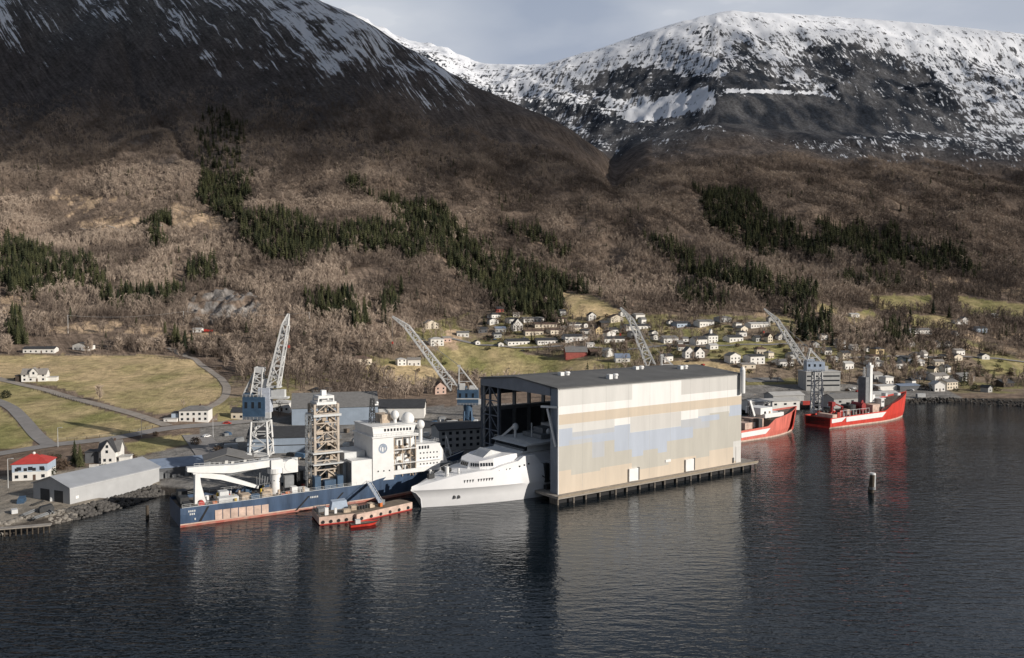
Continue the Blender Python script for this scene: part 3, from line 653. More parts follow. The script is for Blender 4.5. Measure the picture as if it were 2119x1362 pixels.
def railing(m, pts, h=1.1, post=1.8, r=.06):
    for a, b in zip(pts[:-1], pts[1:]):
        a, b = Vector(a), Vector(b); n = max(1, int((b - a).length / post))
        for k in range(n + 1):
            p = a.lerp(b, k / n); m.bar(p, p + Vector((0, 0, h)), r)
        for hh in (.55, 1.1): m.bar(a + Vector((0, 0, h * hh / 1.1)), b + Vector((0, 0, h * hh / 1.1)), r)
def pieces(name, material, parent, boxes):
    for b in boxes: MB().box(*b).build(name, material, parent)
def windows_row(par, x0, x1, n, y, z0, z1, w, side=-1, mat_=GLASS, name='window'):
    for k in range(n):
        x = x0 + (x1 - x0) * (k + .5) / n
        MB().box(x - w / 2, x + w / 2, min(y, y + side * .05), max(y, y + side * .05), z0, z1).build(name, mat_, par)

# ------------------------------------------------------------------ blue construction ship
BO = Vector((-112.4, 270.3, 0)); BD = Vector((.845, .535, 0)).normalized(); BRZ = math.atan2(BD.y, BD.x)
ship = thing('offshore_ship', 'blue hulled offshore construction ship with tall lattice tower and white bridge house', 'ship', (BO.x, BO.y, 0), BRZ)
bz = lin((0, 6.4), (20, 6.9), (34, 7.6), (58, 8.4), (62, 9.6), (75, 12.0), (90, 14.2), (101, 15.9))
hb, dk = hull([(-2.0, 9.0, 50, 92, 2.2, .9, 0), (.75, 9.4, 52, 92.5, 2.2, .97, 0), (1.15, 9.42, 52, 92.6, 2.2, .97, 2), (4.2, 9.5, 54, 94.5, 2.0, 1, 1), (bz, 9.5, 58, 101, 2.3, 1, 1)], 101)
ho_ = hb.build('hull', [BOOT, BLUEH, PEACH], ship)
deck_mesh(dk, -1.1).build('deck', WOODD, ship)
m = MB(); pr = [(a[0], a[1] - .25, a[2]) for a, b in dk]; sb_ = [(b[0], b[1] + .25, b[2]) for a, b in dk]
m.loft([[(b[0], b[1], b[2] - .02), (b[0], b[1] + .35, b[2] + .12)] for a, b in dk], cap=False); m.loft([[(a[0], a[1], a[2] - .02), (a[0], a[1] - .35, a[2] + .12)] for a, b in dk], cap=False)
m.build('bulwark_cap', W_grey, ship)
m = MB()
for k in range(7): m.box(9.4 + k * 2.35, 11.5 + k * 2.35, -9.62, -9.4, 1.7, 4.9 - .05 * k)
m.build('primer_panel', PEACH, ship)
for x, l in ((4.6, 2.6), (34, 4.4), (45.5, 4.4)):
    MB().add([(x, -9.58, 1.6), (x + .7, -9.58, 1.6), (x + .7 + l, -9.58, 6.2), (x + l, -9.58, 6.2)], [(0, 1, 2, 3)]).build('slanting_stripe', BLACKR, ship)
m = MB()   # worn white lettering strokes on the transom and quarter
for k, (y, z, w) in enumerate(((-5, 4.6, 3.2), (-1, 4.5, 2.4), (2.8, 4.4, 2.4), (-3.6, 3.4, 4.2), (2, 3.3, 2.6))):
    m = MB(); [m.box(-.06, .02, y + j * .5, y + j * .5 + .32, z, z + .55 + .12 * ((j * 7 + k) % 3 - 1)) for j in range(int(w / .5))]; m.build('stern_lettering', W_grey, ship)
m = MB()
for (x, z, w) in ((1.6, 4.9, 2.6), (2.0, 3.9, 2.2), (3.4, 2.2, .8), (39, 5.4, 3)):
    m = MB(); [m.box(x + j * .6, x + j * .6 + .38, -9.6, -9.4, z, z + .6) for j in range(max(1, int(w / .6)))]; m.build('side_lettering', W_grey, ship)
# stern gear
rr = random.Random(4)
pieces('mooring_winch', DARK, ship, [(.6, 3.0, -8.6, -5, 5.3, 7.6), (.6, 3.4, -2, 2.8, 5.3, 8.1), (1, 4, 4, 8.2, 5.4, 9.0)])
m = MB(); m.tube((6.0, -6.9, 6.7), (6.0, -5.3, 6.7), 1.0, n=14); m.build('hose_reel', REDB, ship)
pieces('deck_container', W_grey, ship, [(11, 17, -7.5, -4, 5.6, 8.0), (12, 15, -3.4, 0, 5.6, 9.2)])
pieces('deck_machine', BEIGE, ship, [(18, 21, -7.2, -3, 5.8, 8.2), (24, 27, -8, -6, 6, 8.6), (25.2, 28.2, -5, -2, 6, 9)])
for k in range(46):   # small gear strewn over the working deck
    x, y = rr.uniform(6, 40), rr.uniform(-8.2, 6); z = 5.6 + x * .03; h_ = rr.uniform(.5, 1.8)
    if rr.random() < .3: MB().tube((x, y, z), (x, y, z + h_ * 1.6), rr.uniform(.15, .5), n=8).build('deck_gear', rr.choice([W_grey, DARK, YELL, BEIGE]), ship)
    else: MB().box(x, x + rr.uniform(.4, 2), y, y + rr.uniform(.4, 1.4), z, z + h_).build('deck_gear', rr.choice([W_grey, W_, DARK, GREY, GREY, BEIGE, BEIGE, REDB, BLUEC]), ship)
pieces('blue_deck_unit', BLUEC, ship, [(20.5, 23.5, -7.9, -5.6, 6, 8.1), (21, 23, 1, 4, 6, 9.4)])
pieces('white_deck_unit', W_, ship, [(33.5, 35.5, -8, -5.5, 6.4, 9.5), (36.3, 39.5, -7.5, -2.5, 6.5, 8.3)])
pieces('orange_deck_unit', ORANGE, ship, [(9.0, 10.4, -8.4, -7, 5.6, 7.2), (31.5, 33, -8, -7, 6.4, 8)])
pieces('dark_deck_house', DARK, ship, [(38, 40.5, 2, 7, 6.4, 13), (35, 38, 3, 7.5, 6.4, 11.5)])
for sd in (0, 1):
    railing_m = MB(); railing(railing_m, [(p_[sd][0], p_[sd][1] + (-.3, .3)[sd], p_[sd][2]) for p_ in dk[::3]][:9]); railing_m.build('railing', W_grey, ship)
# knuckle-boom crane lying along the deck
ped = MB().tube((30.4, 0, 5.8), (30.4, 0, 13.5), 2.0, 1.85, n=18).build('crane_pedestal', W_, ship, smooth=True)
m = MB(); m.tube((30.4, 0, 13.5), (30.4, 0, 15.2), 2.5, n=18); m.box(28.6, 32.4, -1.9, 1.9, 15.2, 18.4); m.build('crane_slew_house', W_, ped)
m = MB(); m.prism([(29.0, 17.9), (29.0, 15.6), (16, 14.9), (6, 16.2), (3.0, 16.9), (3.0, 18.3), (8, 18.2), (17, 17.6)], 'y', -1.25, 1.25)
m.build('crane_boom', W_, ship)
m = MB(); railing(m, [(5, -1.2, 18.25), (17, -1.2, 17.6), (28, -1.2, 17.9)], 1.2, 1.5, .09); m.build('boom_walkway', W_grey, ship)
m = MB(); m.prism([(4.2, 17.0), (5.4, 14.8), (13, 12.9), (24.6, 8.2), (24.8, 9.2), (14, 14.4)], 'y', -.9, .9); m.build('crane_jib', W_, ship)
m = MB(); m.prism([(4.9, 5.5), (8.6, 5.5), (7.0, 12), (6.6, 15.6), (5.2, 15.6)], 'y', -1.3, 1.3); m.build('boom_rest', W_, ship)
m = MB(); m.bar((24, 0, 15.3), (14, 0, 13.9), .6, n=8); m.build('jib_cylinder', GREY, ship)
m = MB(); m.tube((35.4, 0, 15.6), (35.4, 2.6, 15.6), 1.9, n=16); m.box(32.4, 37.4, -1.8, 1.8, 13.4, 17.6); m.tube((35.2, -1.9, 16), (35.2, -1.6, 16), 2.3, n=16); m.build('winch_housing', W_, ship)
m = MB(); [m.bar((24 + k * .8, -1.8, 9 + (k * 37 % 5) * .5), (25 + k * .9, 2, 12.4 + (k * 53 % 5) * .4), .3) for k in range(10)]; m.box(32.5, 35.5, -3.6, -1.8, 6.5, 12.6); m.build('crane_rigging', GREY, ship)
# lattice handling tower
tw = MB(); TX0, TX1, TY0, TY1, TZ0, TZ1 = 42.8, 50.8, -3.2, 3.2, 7.0, 37.5
for x in (TX0, TX1):
    for y in (TY0, TY1): tw.bar((x, y, TZ0), (x, y, TZ1), .75)
nz = 9
for k in range(nz):
    a, b = TZ0 + (TZ1 - TZ0) * k / nz, TZ0 + (TZ1 - TZ0) * (k + 1) / nz
    for (x0, y0), (x1, y1) in (((TX0, TY0), (TX1, TY0)), ((TX1, TY0), (TX1, TY1)), ((TX1, TY1), (TX0, TY1)), ((TX0, TY1), (TX0, TY0))):
        tw.bar((x0, y0, b), (x1, y1, b), .42); tw.bar((x0, y0, a), ((x0 + x1) / 2, (y0 + y1) / 2, b), .32); tw.bar((x1, y1, a), ((x0 + x1) / 2, (y0 + y1) / 2, b), .32)
tw.build('tower_lattice', mat('tower_cream_steel', (.50, .43, .36), .55, var=.15), ship)
rr = random.Random(3)
for k in range(30):
    x, y, z = rr.uniform(43.2, 50), rr.uniform(-3.8, 3), rr.uniform(9, 35); MB().box(x, x + rr.uniform(.5, 2.4), y, y + rr.uniform(.4, 1.6), z, z + rr.uniform(.5, 2.8)).build('tower_machine', BEIGE, ship)
for k in range(16):
    x, y, z = rr.uniform(43.2, 50), rr.uniform(-3.8, 3), rr.uniform(8, 36); MB().box(x, x + rr.uniform(.4, 1.6), y, y + rr.uniform(.4, 1.6), z, z + rr.uniform(.5, 3)).build('tower_winch', DARK, ship)
m = MB(); m.tube((46.8, 0, 7), (46.8, 0, 36), .5, n=8); m.build('tower_mast', DARK, ship)
pieces('tower_platform', W_grey, ship, [(41.6, 52.0, -4.9, 4.9, 19.8, 20.3), (41.7, 53.6, -4.8, 4.8, 15.8, 16.2), (42, 51.6, -4.6, 4.6, 33.2, 34.0)])
m = MB(); m.box(43.4, 50.2, -3.6, 3.6, 37.4, 38.4); m.box(44.2, 49.6, -3, 3, 39.6, 40.6); m.box(46, 47.6, -1, 1, 38.4, 42.4); [m.bar((x, y, 38.4), (x, y, 39.8), .4) for x in (44.2, 49.4) for y in (-2.9, 2.9)]; m.build('tower_head', W_, ship)
pieces('tower_base_unit', BLUEC, ship, [(41.6, 43.8, -6.4, -3.4, 7, 12), (44.6, 48.8, -7.2, -4.6, 7, 10.6), (49.2, 51.4, -6.8, -4.4, 7, 11.8)])
m = MB(); m.lattice((40.6, -3.0, 7), (40.6, -3.0, 34), 1.6, 1.6, 12, .18, .1); m.build('stair_tower', GREY, ship)
# white store, main house
m = MB(); m.box(53.4, 60.6, -9.2, -3.6, 7.6, 17.3); m.build('deck_store', W_, ship); MB().box(53.2, 53.42, -8.6, -4.2, 8, 16.4).build('roller_door', GREY, ship)
m = MB(); m.box(52.4, 60.8, -3.4, 9, 7.6, 16.2); m.box(53, 60.4, -3.2, 8.4, 16.2, 19.4); m.build('aft_house', W_grey, ship)
sup = MB(); sup.box(60.9, 68.6, -9.3, 9.3, 9.2, 25.2); sup.box(68.6, 77.4, -6.6, 9.3, 9.4, 25.0); sup.box(77.4, 86.8, -8.6, 8.6, 11, 21.4)
sup.prism([(86.8, 12.4), (90.4, 13.2), (88.6, 18.2), (86.8, 21.2)], 'y', -7.6, 7.6)
house = sup.build('superstructure', W_, ship)
m = MB(); m.box(66.9, 86.4, -9.25, -8.7, 11.0, 12.6); m.box(68.6, 86.8, -9.2, -6.5, 14.9, 15.15); m.box(68.6, 78, -9.2, -6.5, 20.2, 20.45); m.box(68.6, 78, -9.2, -6.5, 24.9, 25.2); m.build('side_gallery', W_, ship)
for k, (x, w, z0, z1) in enumerate(((69.4, 1.0, 21, 23.4), (71.4, .9, 21, 23.2), (73.3, 1.3, 20.8, 23.6), (69.6, .8, 16, 18.2), (74.8, .8, 16.4, 19), (70.2, .9, 11.6, 13.6))):
    MB().box(x, x + w, -6.68, -6.58, z0, z1).build('doorway', DARK, house)
m = MB()
for k in range(5): m.bar((74.4 + k * .9, -7.6, 20.3 - k * 1.1), (74.4 + k * .9, -6.7, 20.3 - k * 1.1), .5); m.bar((73.6, -7.8, 20.4), (77.6, -7.8, 15.2), .25); m.bar((73.2, -8.6, 15), (76.4, -8.6, 9.8), .4)
for x in (69, 72, 75, 77): m.bar((x, -9.0, 10), (x, -9.0, 25), .22)
for k in range(16): x = rr.uniform(69, 76); z = rr.uniform(10.2, 22); m.box(x, x + rr.uniform(.3, 1), -8.2, -6.7, z, z + rr.uniform(.3, 1.6))
m.build('scaffold', BEIGE, ship)
m = MB(); n = 28
for k in range(n):
    a0, a1 = 2 * math.pi * k / n, 2 * math.pi * (k + 1) / n
    if .28 < (k / n) < .98 or True: m.add([(64.6 + math.cos(a) * r_, -9.36, 21.0 + math.sin(a) * r_ * 1.05) for a, r_ in ((a0, 1.15), (a1, 1.15), (a1, 1.75), (a0, 1.75))], [(0, 1, 2, 3)])
m.box(63.9, 64.25, -9.37, -9.33, 19.6, 21.6); m.box(64.9, 65.3, -9.37, -9.33, 19.6, 21.4); m.prism([(63.6, 21.4), (64.6, 22.4), (65.7, 21.6), (65.3, 21.1), (64.5, 21.6)], 'y', -9.37, -9.33)
m.build('round_emblem', mat('emblem_grey_blue', (.30, .36, .45), .5), house)
windows_row(house, 78.2, 82.6, 4, -8.62, 19.6, 20.8, .75)
for r_, z in enumerate((13.6, 15.8, 17.8)): windows_row(house, 78.4, 86.2, 6, -8.62, z, z + .55, .5)
windows_row(house, 61.8, 68, 3, -9.32, 12.4, 12.9, .5)
m = MB(); m.box(60.6, 77.8, -9.8, 9.8, 25.2, 25.7); m.build('bridge_deck', W_, ship)
br = MB().prism([(61.4, 25.7), (76.2, 25.7), (77.2, 29.0), (61.0, 29.0)], 'y', -8.9, 8.9).build('bridge', W_, ship)
windows_row(br, 65.0, 75.6, 9, -8.92, 27.2, 28.2, .75)
for k in range(8): MB().box(76.7, 77.0, -8 + k * 2.05, -6.3 + k * 2.05, 27.1, 28.4).build('window', GLASS, br)
MB().box(60.8, 77.6, -9.2, 9.2, 29.0, 29.35).build('bridge_roof', W_, br)
m = MB(); railing(m, [(61, -9.6, 25.7), (77.6, -9.6, 25.7), (77.6, 9.6, 25.7)], 1.2); railing(m, [(78, -8.4, 21.4), (86.4, -8.4, 21.4), (86.4, 8.4, 21.4)], 1.2); railing(m, [(61.5, -9, 29.3), (77, -9, 29.3)], 1.1); m.build('bridge_railing', W_grey, ship)
for c, r_, base in (((71.6, -3.2, 32.4), 1.6, 29.3), ((76.2, -4.0, 30.6), 2.5, 25.6), ((81.4, -3.4, 28.2), 1.65, 21.4), ((79.2, 3.6, 27.6), 1.5, 21.4)):
    MB().sphere(c, r_, 18, 11, 1.12).tube((c[0], c[1], base), (c[0], c[1], c[2] - r_), r_ * .45, n=10).build('radome', W_, ship, smooth=True)
m = MB(); m.lattice((64.4, 0, 29.3), (64.4, 0, 38.6), 2.0, 1.1, 6, .2, .13); m.bar((62.4, 0, 35.6), (66.6, 0, 35.6), .3); m.bar((64.4, -2.4, 33.6), (64.4, 2.4, 33.6), .3); m.bar((64.4, 0, 38), (64.4, 0, 42), .14); m.build('radar_mast', DARK, ship)
m = MB(); m.box(65.0, 66.6, -.3, .3, 36, 36.5); m.sphere((66.2, 0, 36.9), .6); m.build('mast_light', W_, ship)
m = MB(); m.box(67.2, 70.4, -2, 4.6, 29.3, 32.6); m.box(72.8, 74.6, 0, 3.6, 29.3, 31.2); [m.bar((66 + k, -4 + k, 29.3), (66 + k, -4 + k, 31.6 + k % 3), .14) for k in range(9)]; m.build('bridge_top_gear', BEIGE, ship)
m = MB(); m.bar((94.2, -2.6, 13.6), (93.4, -.3, 22.0), .34); m.bar((94.2, 2.2, 13.6), (93.4, .6, 22.0), .34); m.bar((93.8, -1.4, 17.6), (93.8, 1.5, 17.6), .28); m.bar((95.4, -1.4, 14), (93.2, .1, 22.8), .3); m.build('foremast', W_grey, ship)
m = MB(); m.box(91.6, 93.2, -3.5, 3.5, 12.9, 14.6); m.tube((95.6, -1.5, 14.8), (95.6, 1.5, 14.8), .7, n=10); m.build('windlass', DARK, ship)
m = MB(); m.box(87.0, 92.2, -8.2, -4.4, 12.6, 13.4); m.build('fore_platform', GREY, ship)
m = MB(); railing(m, [(b[0], b[1] + .3, b[2]) for a, b in dk[33::3]], 1.1); m.build('bow_railing', W_grey, ship)

# the ship was measured on a shorter, steeper line: stretch it along its length and ease its sheer to the true one
for ob in [c for c in ship.children_recursive if c.type == 'MESH']:
    co = np.empty(len(ob.data.vertices) * 3, np.float32); ob.data.vertices.foreach_get('co', co); co = co.reshape(-1, 3); x_ = co[:, 0].copy(); xm = (x_.min() + x_.max()) / 2
    ref = x_ if x_.max() - x_.min() > 26 else np.full_like(x_, xm)
    if 'radome' in ob.name or x_.max() - x_.min() < 5: co[:, 0] += .085 * xm + .6
    else: co[:, 0] = x_ * 1.085 + .6
    if ob.name.split('.')[0] in ('hull',): co[:, 0] = x_ * 1.092
    co[:, 2] -= .031 * ref * np.clip((co[:, 2] - 1.2) / 4.0, 0, 1) if 'hull' in ob.name else .031 * ref
    ob.data.vertices.foreach_set('co', co.ravel()); ob.data.update()

# ------------------------------------------------------------------ white ship inside the hall
WO = Vector((-33.0, 288.0, 0)); WD = HD; WRZ = HRZ
wship = thing('white_ship', 'white ship with a sharp bow poking out of the dock hall', 'ship', (WO.x, WO.y, 0), WRZ)
# local x runs aft from the stem here (into the hall), so y>0 is away from the camera
WHM = mat('white_hull_paint', (.86, .86, .87), .42, var=.03, scale=.18)
def wb(x, B=12.3, s0=-3.0, lf=44): return B * (1 - (1 - min(1, max(0, (x - s0) / lf))) ** 1.55)
def bowhull():
    zd = lin((-3.4, 7.4), (3, 9.0), (12, 11.2), (20, 12.1), (40, 12.4), (100, 12.4))
    lv = [(-2.5, 10.8, 3.4, 42), (-.1, 11.6, 1.0, 42), (3.2, 12.3, .6, 42), (5.4, 12.8, -1.2, 43), (6.6, 13.3, -3.4, 43), (None, 12.3, -3.0, 44)]
    m = MB(); rows = []; n = 44
    for t in range(n + 1):
        u = (t / n) ** 1.7; st, pt = [], []
        for z, B, s0, lf in lv:
            x = s0 + (96 - s0) * u; b = max(.05, wb(x, B, s0, lf)); zz = zd(x) if z is None else z
            st.append((x, -b, zz)); pt.append((x, b, zz))
        rows.append([(st[-1][0], 0, st[-1][2] + .5)] + st[::-1] + pt + [(pt[-1][0], 0, pt[-1][2] + .5)])
    m.loft(rows, cap=True); return m
bowhull().build('hull', WHM, wship, smooth=True)
wz = lin((24.6, 12.2), (29.5, 13.6), (35, 14.5), (37.4, 16.1), (42.2, 16.4), (46.2, 12.1))
for sg in (-1, 1):   # wing blocks flush with the ship's side, slanting up aft
    m = MB(); m.loft([[(x, sg * (wb(x) + .02), 11.9), (x, sg * (wb(x) - .25), max(12.0, wz(x))), (x, sg * (wb(x) - 2.4), max(12.0, wz(x))), (x, sg * (wb(x) - 2.4), 11.9)] for x in (24.6, 27, 29.5, 32, 35, 36.2, 37.4, 40, 42.2, 44, 46.2)], closed=True)
    wing = m.build('side_wing', WHM, wship)
    if sg < 0:
        for x, z in ((27.6, 11.6), (30.4, 11.9), (31.7, 12.0), (35.6, 12.6), (37.6, 12.9), (39.4, 13.2)): MB().box(x - .3, x + .3, -wb(x) - .06, -wb(x) + .3, z - .3, z + .3).build('porthole', GLASS, wing)
m = MB(); m.loft([[(x, -w_, 11.8), (x, -w_ + .5, z), (x, w_ - .5, z), (x, w_, 11.8)] for x, z, w_ in ((18.4, 12.1, 2.6), (19.4, 14.7, 3.5), (21.6, 15.1, 6.4), (26.5, 16.0, 8.4), (33, 16.8, 9.2), (44, 17.0, 9.3), (62, 17.0, 9.3))], closed=True); fh = m.build('fore_house', WHM, wship)
m = MB(); m.prism([(24.5, 15.4), (27.6, 17.6), (28.6, 18.2), (34, 16.6)], 'y', -3.4, 4.2); m.build('breakwater_hood', W_grey, fh)
for k in range(4): MB().add([(18.72, -2.3 + k * 1.2, 13.1), (18.72, -1.35 + k * 1.2, 13.1), (19.2, -1.35 + k * 1.2, 14.4), (19.2, -2.3 + k * 1.2, 14.4)], [(0, 1, 2, 3)]).build('window', GLASS, fh)
for k in range(4):   # windows of the slanting near-side corner and the side behind it
    a_, b_ = .08 + k * .235, .08 + k * .235 + .17
    MB().add([(19.2 + a_ * 2.25, -3.35 - a_ * 2.95, 13.2), (19.2 + b_ * 2.25, -3.35 - b_ * 2.95, 13.2), (19.32 + b_ * 2.25, -3.15 - b_ * 2.95, 14.4), (19.32 + a_ * 2.25, -3.15 - a_ * 2.95, 14.4)], [(0, 1, 2, 3)]).build('window', GLASS, fh)
for k in range(5):
    a_, b_ = .06 + k * .19, .06 + k * .19 + .13
    MB().add([(21.6 + a_ * 4.9, -6.36 - a_ * 2.0, 13.3), (21.6 + b_ * 4.9, -6.36 - b_ * 2.0, 13.3), (21.6 + b_ * 4.9, -6.16 - b_ * 2.0, 14.5), (21.6 + a_ * 4.9, -6.16 - a_ * 2.0, 14.5)], [(0, 1, 2, 3)]).build('window', GLASS, fh)
m = MB(); m.prism([(38.5, 16.9), (40.2, 19.2), (66, 19.4), (66, 16.9)], 'y', -9.6, 9.6); m.build('upper_deck_house', W_grey, wship)
m = MB(); m.prism([(38.4, 19.45), (41.5, 20.2), (68, 20.4), (68, 19.45)], 'y', -11.2, 11.2); m.build('bridge_roof', W_grey, wship); m = MB(); m.prism([(38.75, 17.5), (39.9, 19.0), (40.6, 19.0), (40.6, 17.5)], 'y', -9.66, 9.66); m.build('bridge_windows', GLASS, wship)
m = MB(); m.box(50, 60, -6, 6, 20.4, 22.0); m.box(53, 58, -3, 3, 22.0, 24.0); m.build('funnel_house', GREY, wship); m = MB(); m.box(61, 84, -8.5, 8.5, 20.4, 24.2); m.box(64, 80, -6, 6, 24.2, 26.8); m.tube((70, 0, 26.8), (70, 0, 33), .5, .2, 8); m.build('inner_deck_house', W_grey, wship); windows_row(wship, 62, 83, 9, -8.52, 21.6, 22.9, 1.2)
m = MB(); railing(m, [(40, -11, 20.0), (40, 11, 20.0)], 1.0); railing(m, [(6, -wb(6) + .4, 10.0), (14, -wb(14) + .4, 11.6), (23, -wb(23) + .4, 12.3)], 1.0); railing(m, [(6, wb(6) - .4, 10.0), (14, wb(14) - .4, 11.6), (23, wb(23) - .4, 12.3)], 1.0); m.build('deck_railing', W_grey, wship)
for c, r_ in (((45, 4, 24.4), 1.25), ((55, -4.5, 22.6), 1.2)): MB().sphere(c, r_, 14, 9, 1.2).tube((c[0], c[1], 20.2), (c[0], c[1], c[2] - 1), .5, n=8).build('radome', W_grey, wship, smooth=True)
m = MB(); m.bar((42.5, 9.5, 20.2), (45, 4.6, 24.8), .8); m.bar((50, 0, 20.5), (50, 0, 26), .4); m.build('mast_strut', W_grey, wship)
m = MB(); m.tube((9.6, -3.2, 10.4), (9.6, -3.2, 14.2), .75, n=12); m.tube((13.6, -4.6, 11.4), (13.6, -4.6, 13.4), .4, n=10); m.tube((6, 2.4, 10.6), (6, 2.4, 12.6), .5, n=10); m.build('mooring_bollard', W_, wship)
m = MB(); m.box(3.6, 6.0, -.7, .7, 10.0, 11.6); m.box(10.6, 12.6, -1.5, 2.5, 11.8, 13.0); m.build('windlass', DARK, wship)
m = MB()
for k in range(11):
    if k == 4: continue
    x = 14.4 + k * .98; y = -wb(x, 12.95, -3.2, 43.5) - .04
    m.box(x, x + .7, y - .05, y + .6, 8.3 + k * .02, 9.35 + k * .02)
m.build('name_lettering', DARK, wship)
m = MB()
for x in (11.4, 12.9): y = -wb(x + .45, 12.2, .6, 42); m.box(x, x + .9, y - .25, y + .9, 2.6, 3.8)
m.build('hull_mark', DARK, wship)
m = MB(); m.box(46.2, 48, -13.6, -12, 5.6, 12.6); m.box(46, 58, -14.6, -12.8, 3.0, 4.6); m.bar((44.5, -14.0, 8.4), (50, -15.6, 4.2), .35); m.build('boarding_stair', DARK, wship)

# ------------------------------------------------------------------ two red supply ships
def red_ship(label, origin, heading, L, paint, zaft, zbow, fc, detail, name='supply_ship'):
    s = thing(name, label, 'ship', (origin[0], origin[1], 0), math.atan2(heading[1], heading[0]))
    zf = lin((0, zaft), (fc - 2, zaft + .9), (fc + 4, zaft + 4.4), (L, zbow))
    h, dk = hull([(-1.5, 8.4, L * .5, L * .952, 2.0, .85, 1), (.4, 8.7, L * .5, L * .955, 2, .95, 1), (.9, 8.7, L * .5, L * .957, 2, 1, 1), (zaft * .62, 8.9, L * .55, L * .975, 2.0, 1, 0), (zf, 9.0, L * .6, L, 2.2, 1, 0)], L)
    h.build('hull', [paint, PEACH], s)
    deck_mesh(dk, -1.0).build('deck', WOODD, s)
    return s, dk
def hull_band(s, dk, x0, x1, z0, z1, B=9.06):
    m = MB(); m.add([(x0, -B, z0), (x1 - 4, -B, z0 + .3), (x1, -B, z1), (x0, -B, z1 - .4)], [(0, 1, 2, 3)]); m.build('white_band', W_, s)
rs, dk2 = red_ship('bright red supply ship with a white side band, moored on the right', (177.5, 473), (.852, .524), 86, REDH, 6.0, 15.8, 54, True)
hull_band(rs, dk2, 14, 52, 3.0, 6.2); hull_band(rs, dk2, 1, 14, 3.2, 5.9)
m = MB(); m.box(0, .3, -8, 8, 1.2, 5.6); m.build('stern_roller_plate', DARK, rs)
m = MB(); m.tube((14, 1, 5.2), (14, 1, 12), 1.0, .8, n=12); m.box(12.6, 15.6, -.4, 2.4, 11, 13.6); m.bar((14.5, 1, 13), (21, -1.5, 10.4), .8); m.bar((21, -1.5, 10.4), (17, -3, 8), .5); m.build('red_deck_crane', mat('dark_red_paint', (.30, .03, .03), .5), rs)
m = MB(); m.box(34, 39, -4.5, 3, 5.6, 9.0); m.tube((36.5, -4.6, 10.2), (36.5, 3.2, 10.2), 2.0, n=16); m.prism([(34, 9), (39, 9), (37, 13.6), (36, 13.6)], 'y', -3.6, -3.0); m.build('red_winch_house', MATS['dark_red_paint'], rs)
m = MB(); m.tube((28, 0, 5.4), (28, 0, 11.2), 4.2, n=20); m.tube((28, 0, 11.2), (28, 0, 12.4), 1.2, n=12); m.build('cable_carousel', DARK, rs)
pieces('deck_module', PEACH, rs, [(19, 21.6, -6, -2.6, 5.5, 9.4), (43, 50, -6, 5, 6, 10.6), (5, 9, -6.5, 4, 5.4, 7.4)])
rr2 = random.Random(9)
for k in range(40):
    x, y = rr2.uniform(8, 56), rr2.uniform(-7.6, 6); z = 5.3 + x * .012; h_ = rr2.uniform(.6, 3.4)
    MB().box(x, x + rr2.uniform(.4, 2.4), y, y + rr2.uniform(.4, 1.6), z, z + h_).build('deck_gear', rr2.choice([W_grey, DARK, DARK, GREY, BEIGE, REDB, REDB]), rs)
m = MB(); m.box(45.5, 48.0, -2.2, .3, 11.6, 34.0); m.box(45.2, 48.3, -2.5, .6, 32.6, 34.3); m.box(45.9, 47.4, -1.6, -.2, 34.3, 35.6); m.box(48.3, 50.6, -2.2, .4, 11.6, 16); m.build('white_tower', W_, rs)
MB().box(41.4, 44.6, -2.2, 3.0, 11.4, 27.0).build('tower_shaded_side', GREY, rs)  # grey block standing in for the white tower's unlit left side
m = MB(); railing(m, [(b[0], b[1] + .3, b[2]) for a, b in dk2[24::4]], 1.0); m.build('bow_railing', REDB, rs)
m = MB(); m.box(72, 75, -3.2, -.5, 14.2, 15.7); m.box(66, 68, 1, 4, 13.6, 15.6); m.build('windlass', W_grey, rs)
m = MB(); m.lattice((42.8, 0, 26.8), (42.8, 0, 33), 1.2, .7, 4, .16, .1); m.build('lattice_mast', W_grey, rs)
m = MB(); m.box(52, 55, -5.5, 5.5, 7, 13.6); m.box(50.5, 55.5, -6.2, 6.2, 13.6, 14.0); m.build('fore_house', W_, rs); windows_row(rs, 52.2, 54.8, 2, -5.52, 11.2, 12.4, .8)
m = MB(); [m.bar((x, -7.8, 6), (x, -7.8, 9.4), .16) for x in range(10, 40, 3)]; m.bar((10, -7.8, 9.4), (37, -7.8, 9.4), .16); m.build('cargo_rail', W_grey, rs)
m = MB(); m.box(73.5, 75.4, -4.6, -4.3, 10.6, 12.0); m.build('bow_emblem', W_grey, rs)
r1, dk3 = red_ship('faded red supply ship half hidden behind the dock hall', (95.5, 415.5), (.815, .58), 81, REDF, 5.6, 13.6, 46, False)
hull_band(r1, dk3, 22, 46, 2.4, 5.4)
m = MB(); m.prism([(74, 4.6), (79.6, 13.3), (81.05, 13.6), (77.6, 4.6)], 'y', -.35, .35); m.build('stem_bar', REDH, r1)
m = MB(); m.add([(68.0, -6.4, 1.5), (75.5, -2.1, 1.5), (79.0, -1.7, 13.0), (71.4, -6.5, 12.2)], [(0, 1, 2, 3)]); m.build('fresh_paint_patch', REDH, r1)
pieces('deck_module', PEACH, r1, [(38, 44, -6, 5, 5.6, 10.4), (30, 36, -5, 5, 5.4, 8.8)])
for k in range(20):
    x, y = rr2.uniform(34, 60), rr2.uniform(-6, 5); z = 8 + (x > 46) * 3.6; h_ = rr2.uniform(.6, 2.6)
    MB().box(x, x + rr2.uniform(.4, 2), y, y + rr2.uniform(.4, 1.4), z - 2, z + h_).build('deck_gear', rr2.choice([W_, W_grey, DARK, GREY, BEIGE]), r1)
m = MB(); m.box(46, 62, -5.5, 5.5, 10.2, 12.4); m.box(44, 54, -4, 6, 12, 15.6); m.build('fore_house', W_, r1)
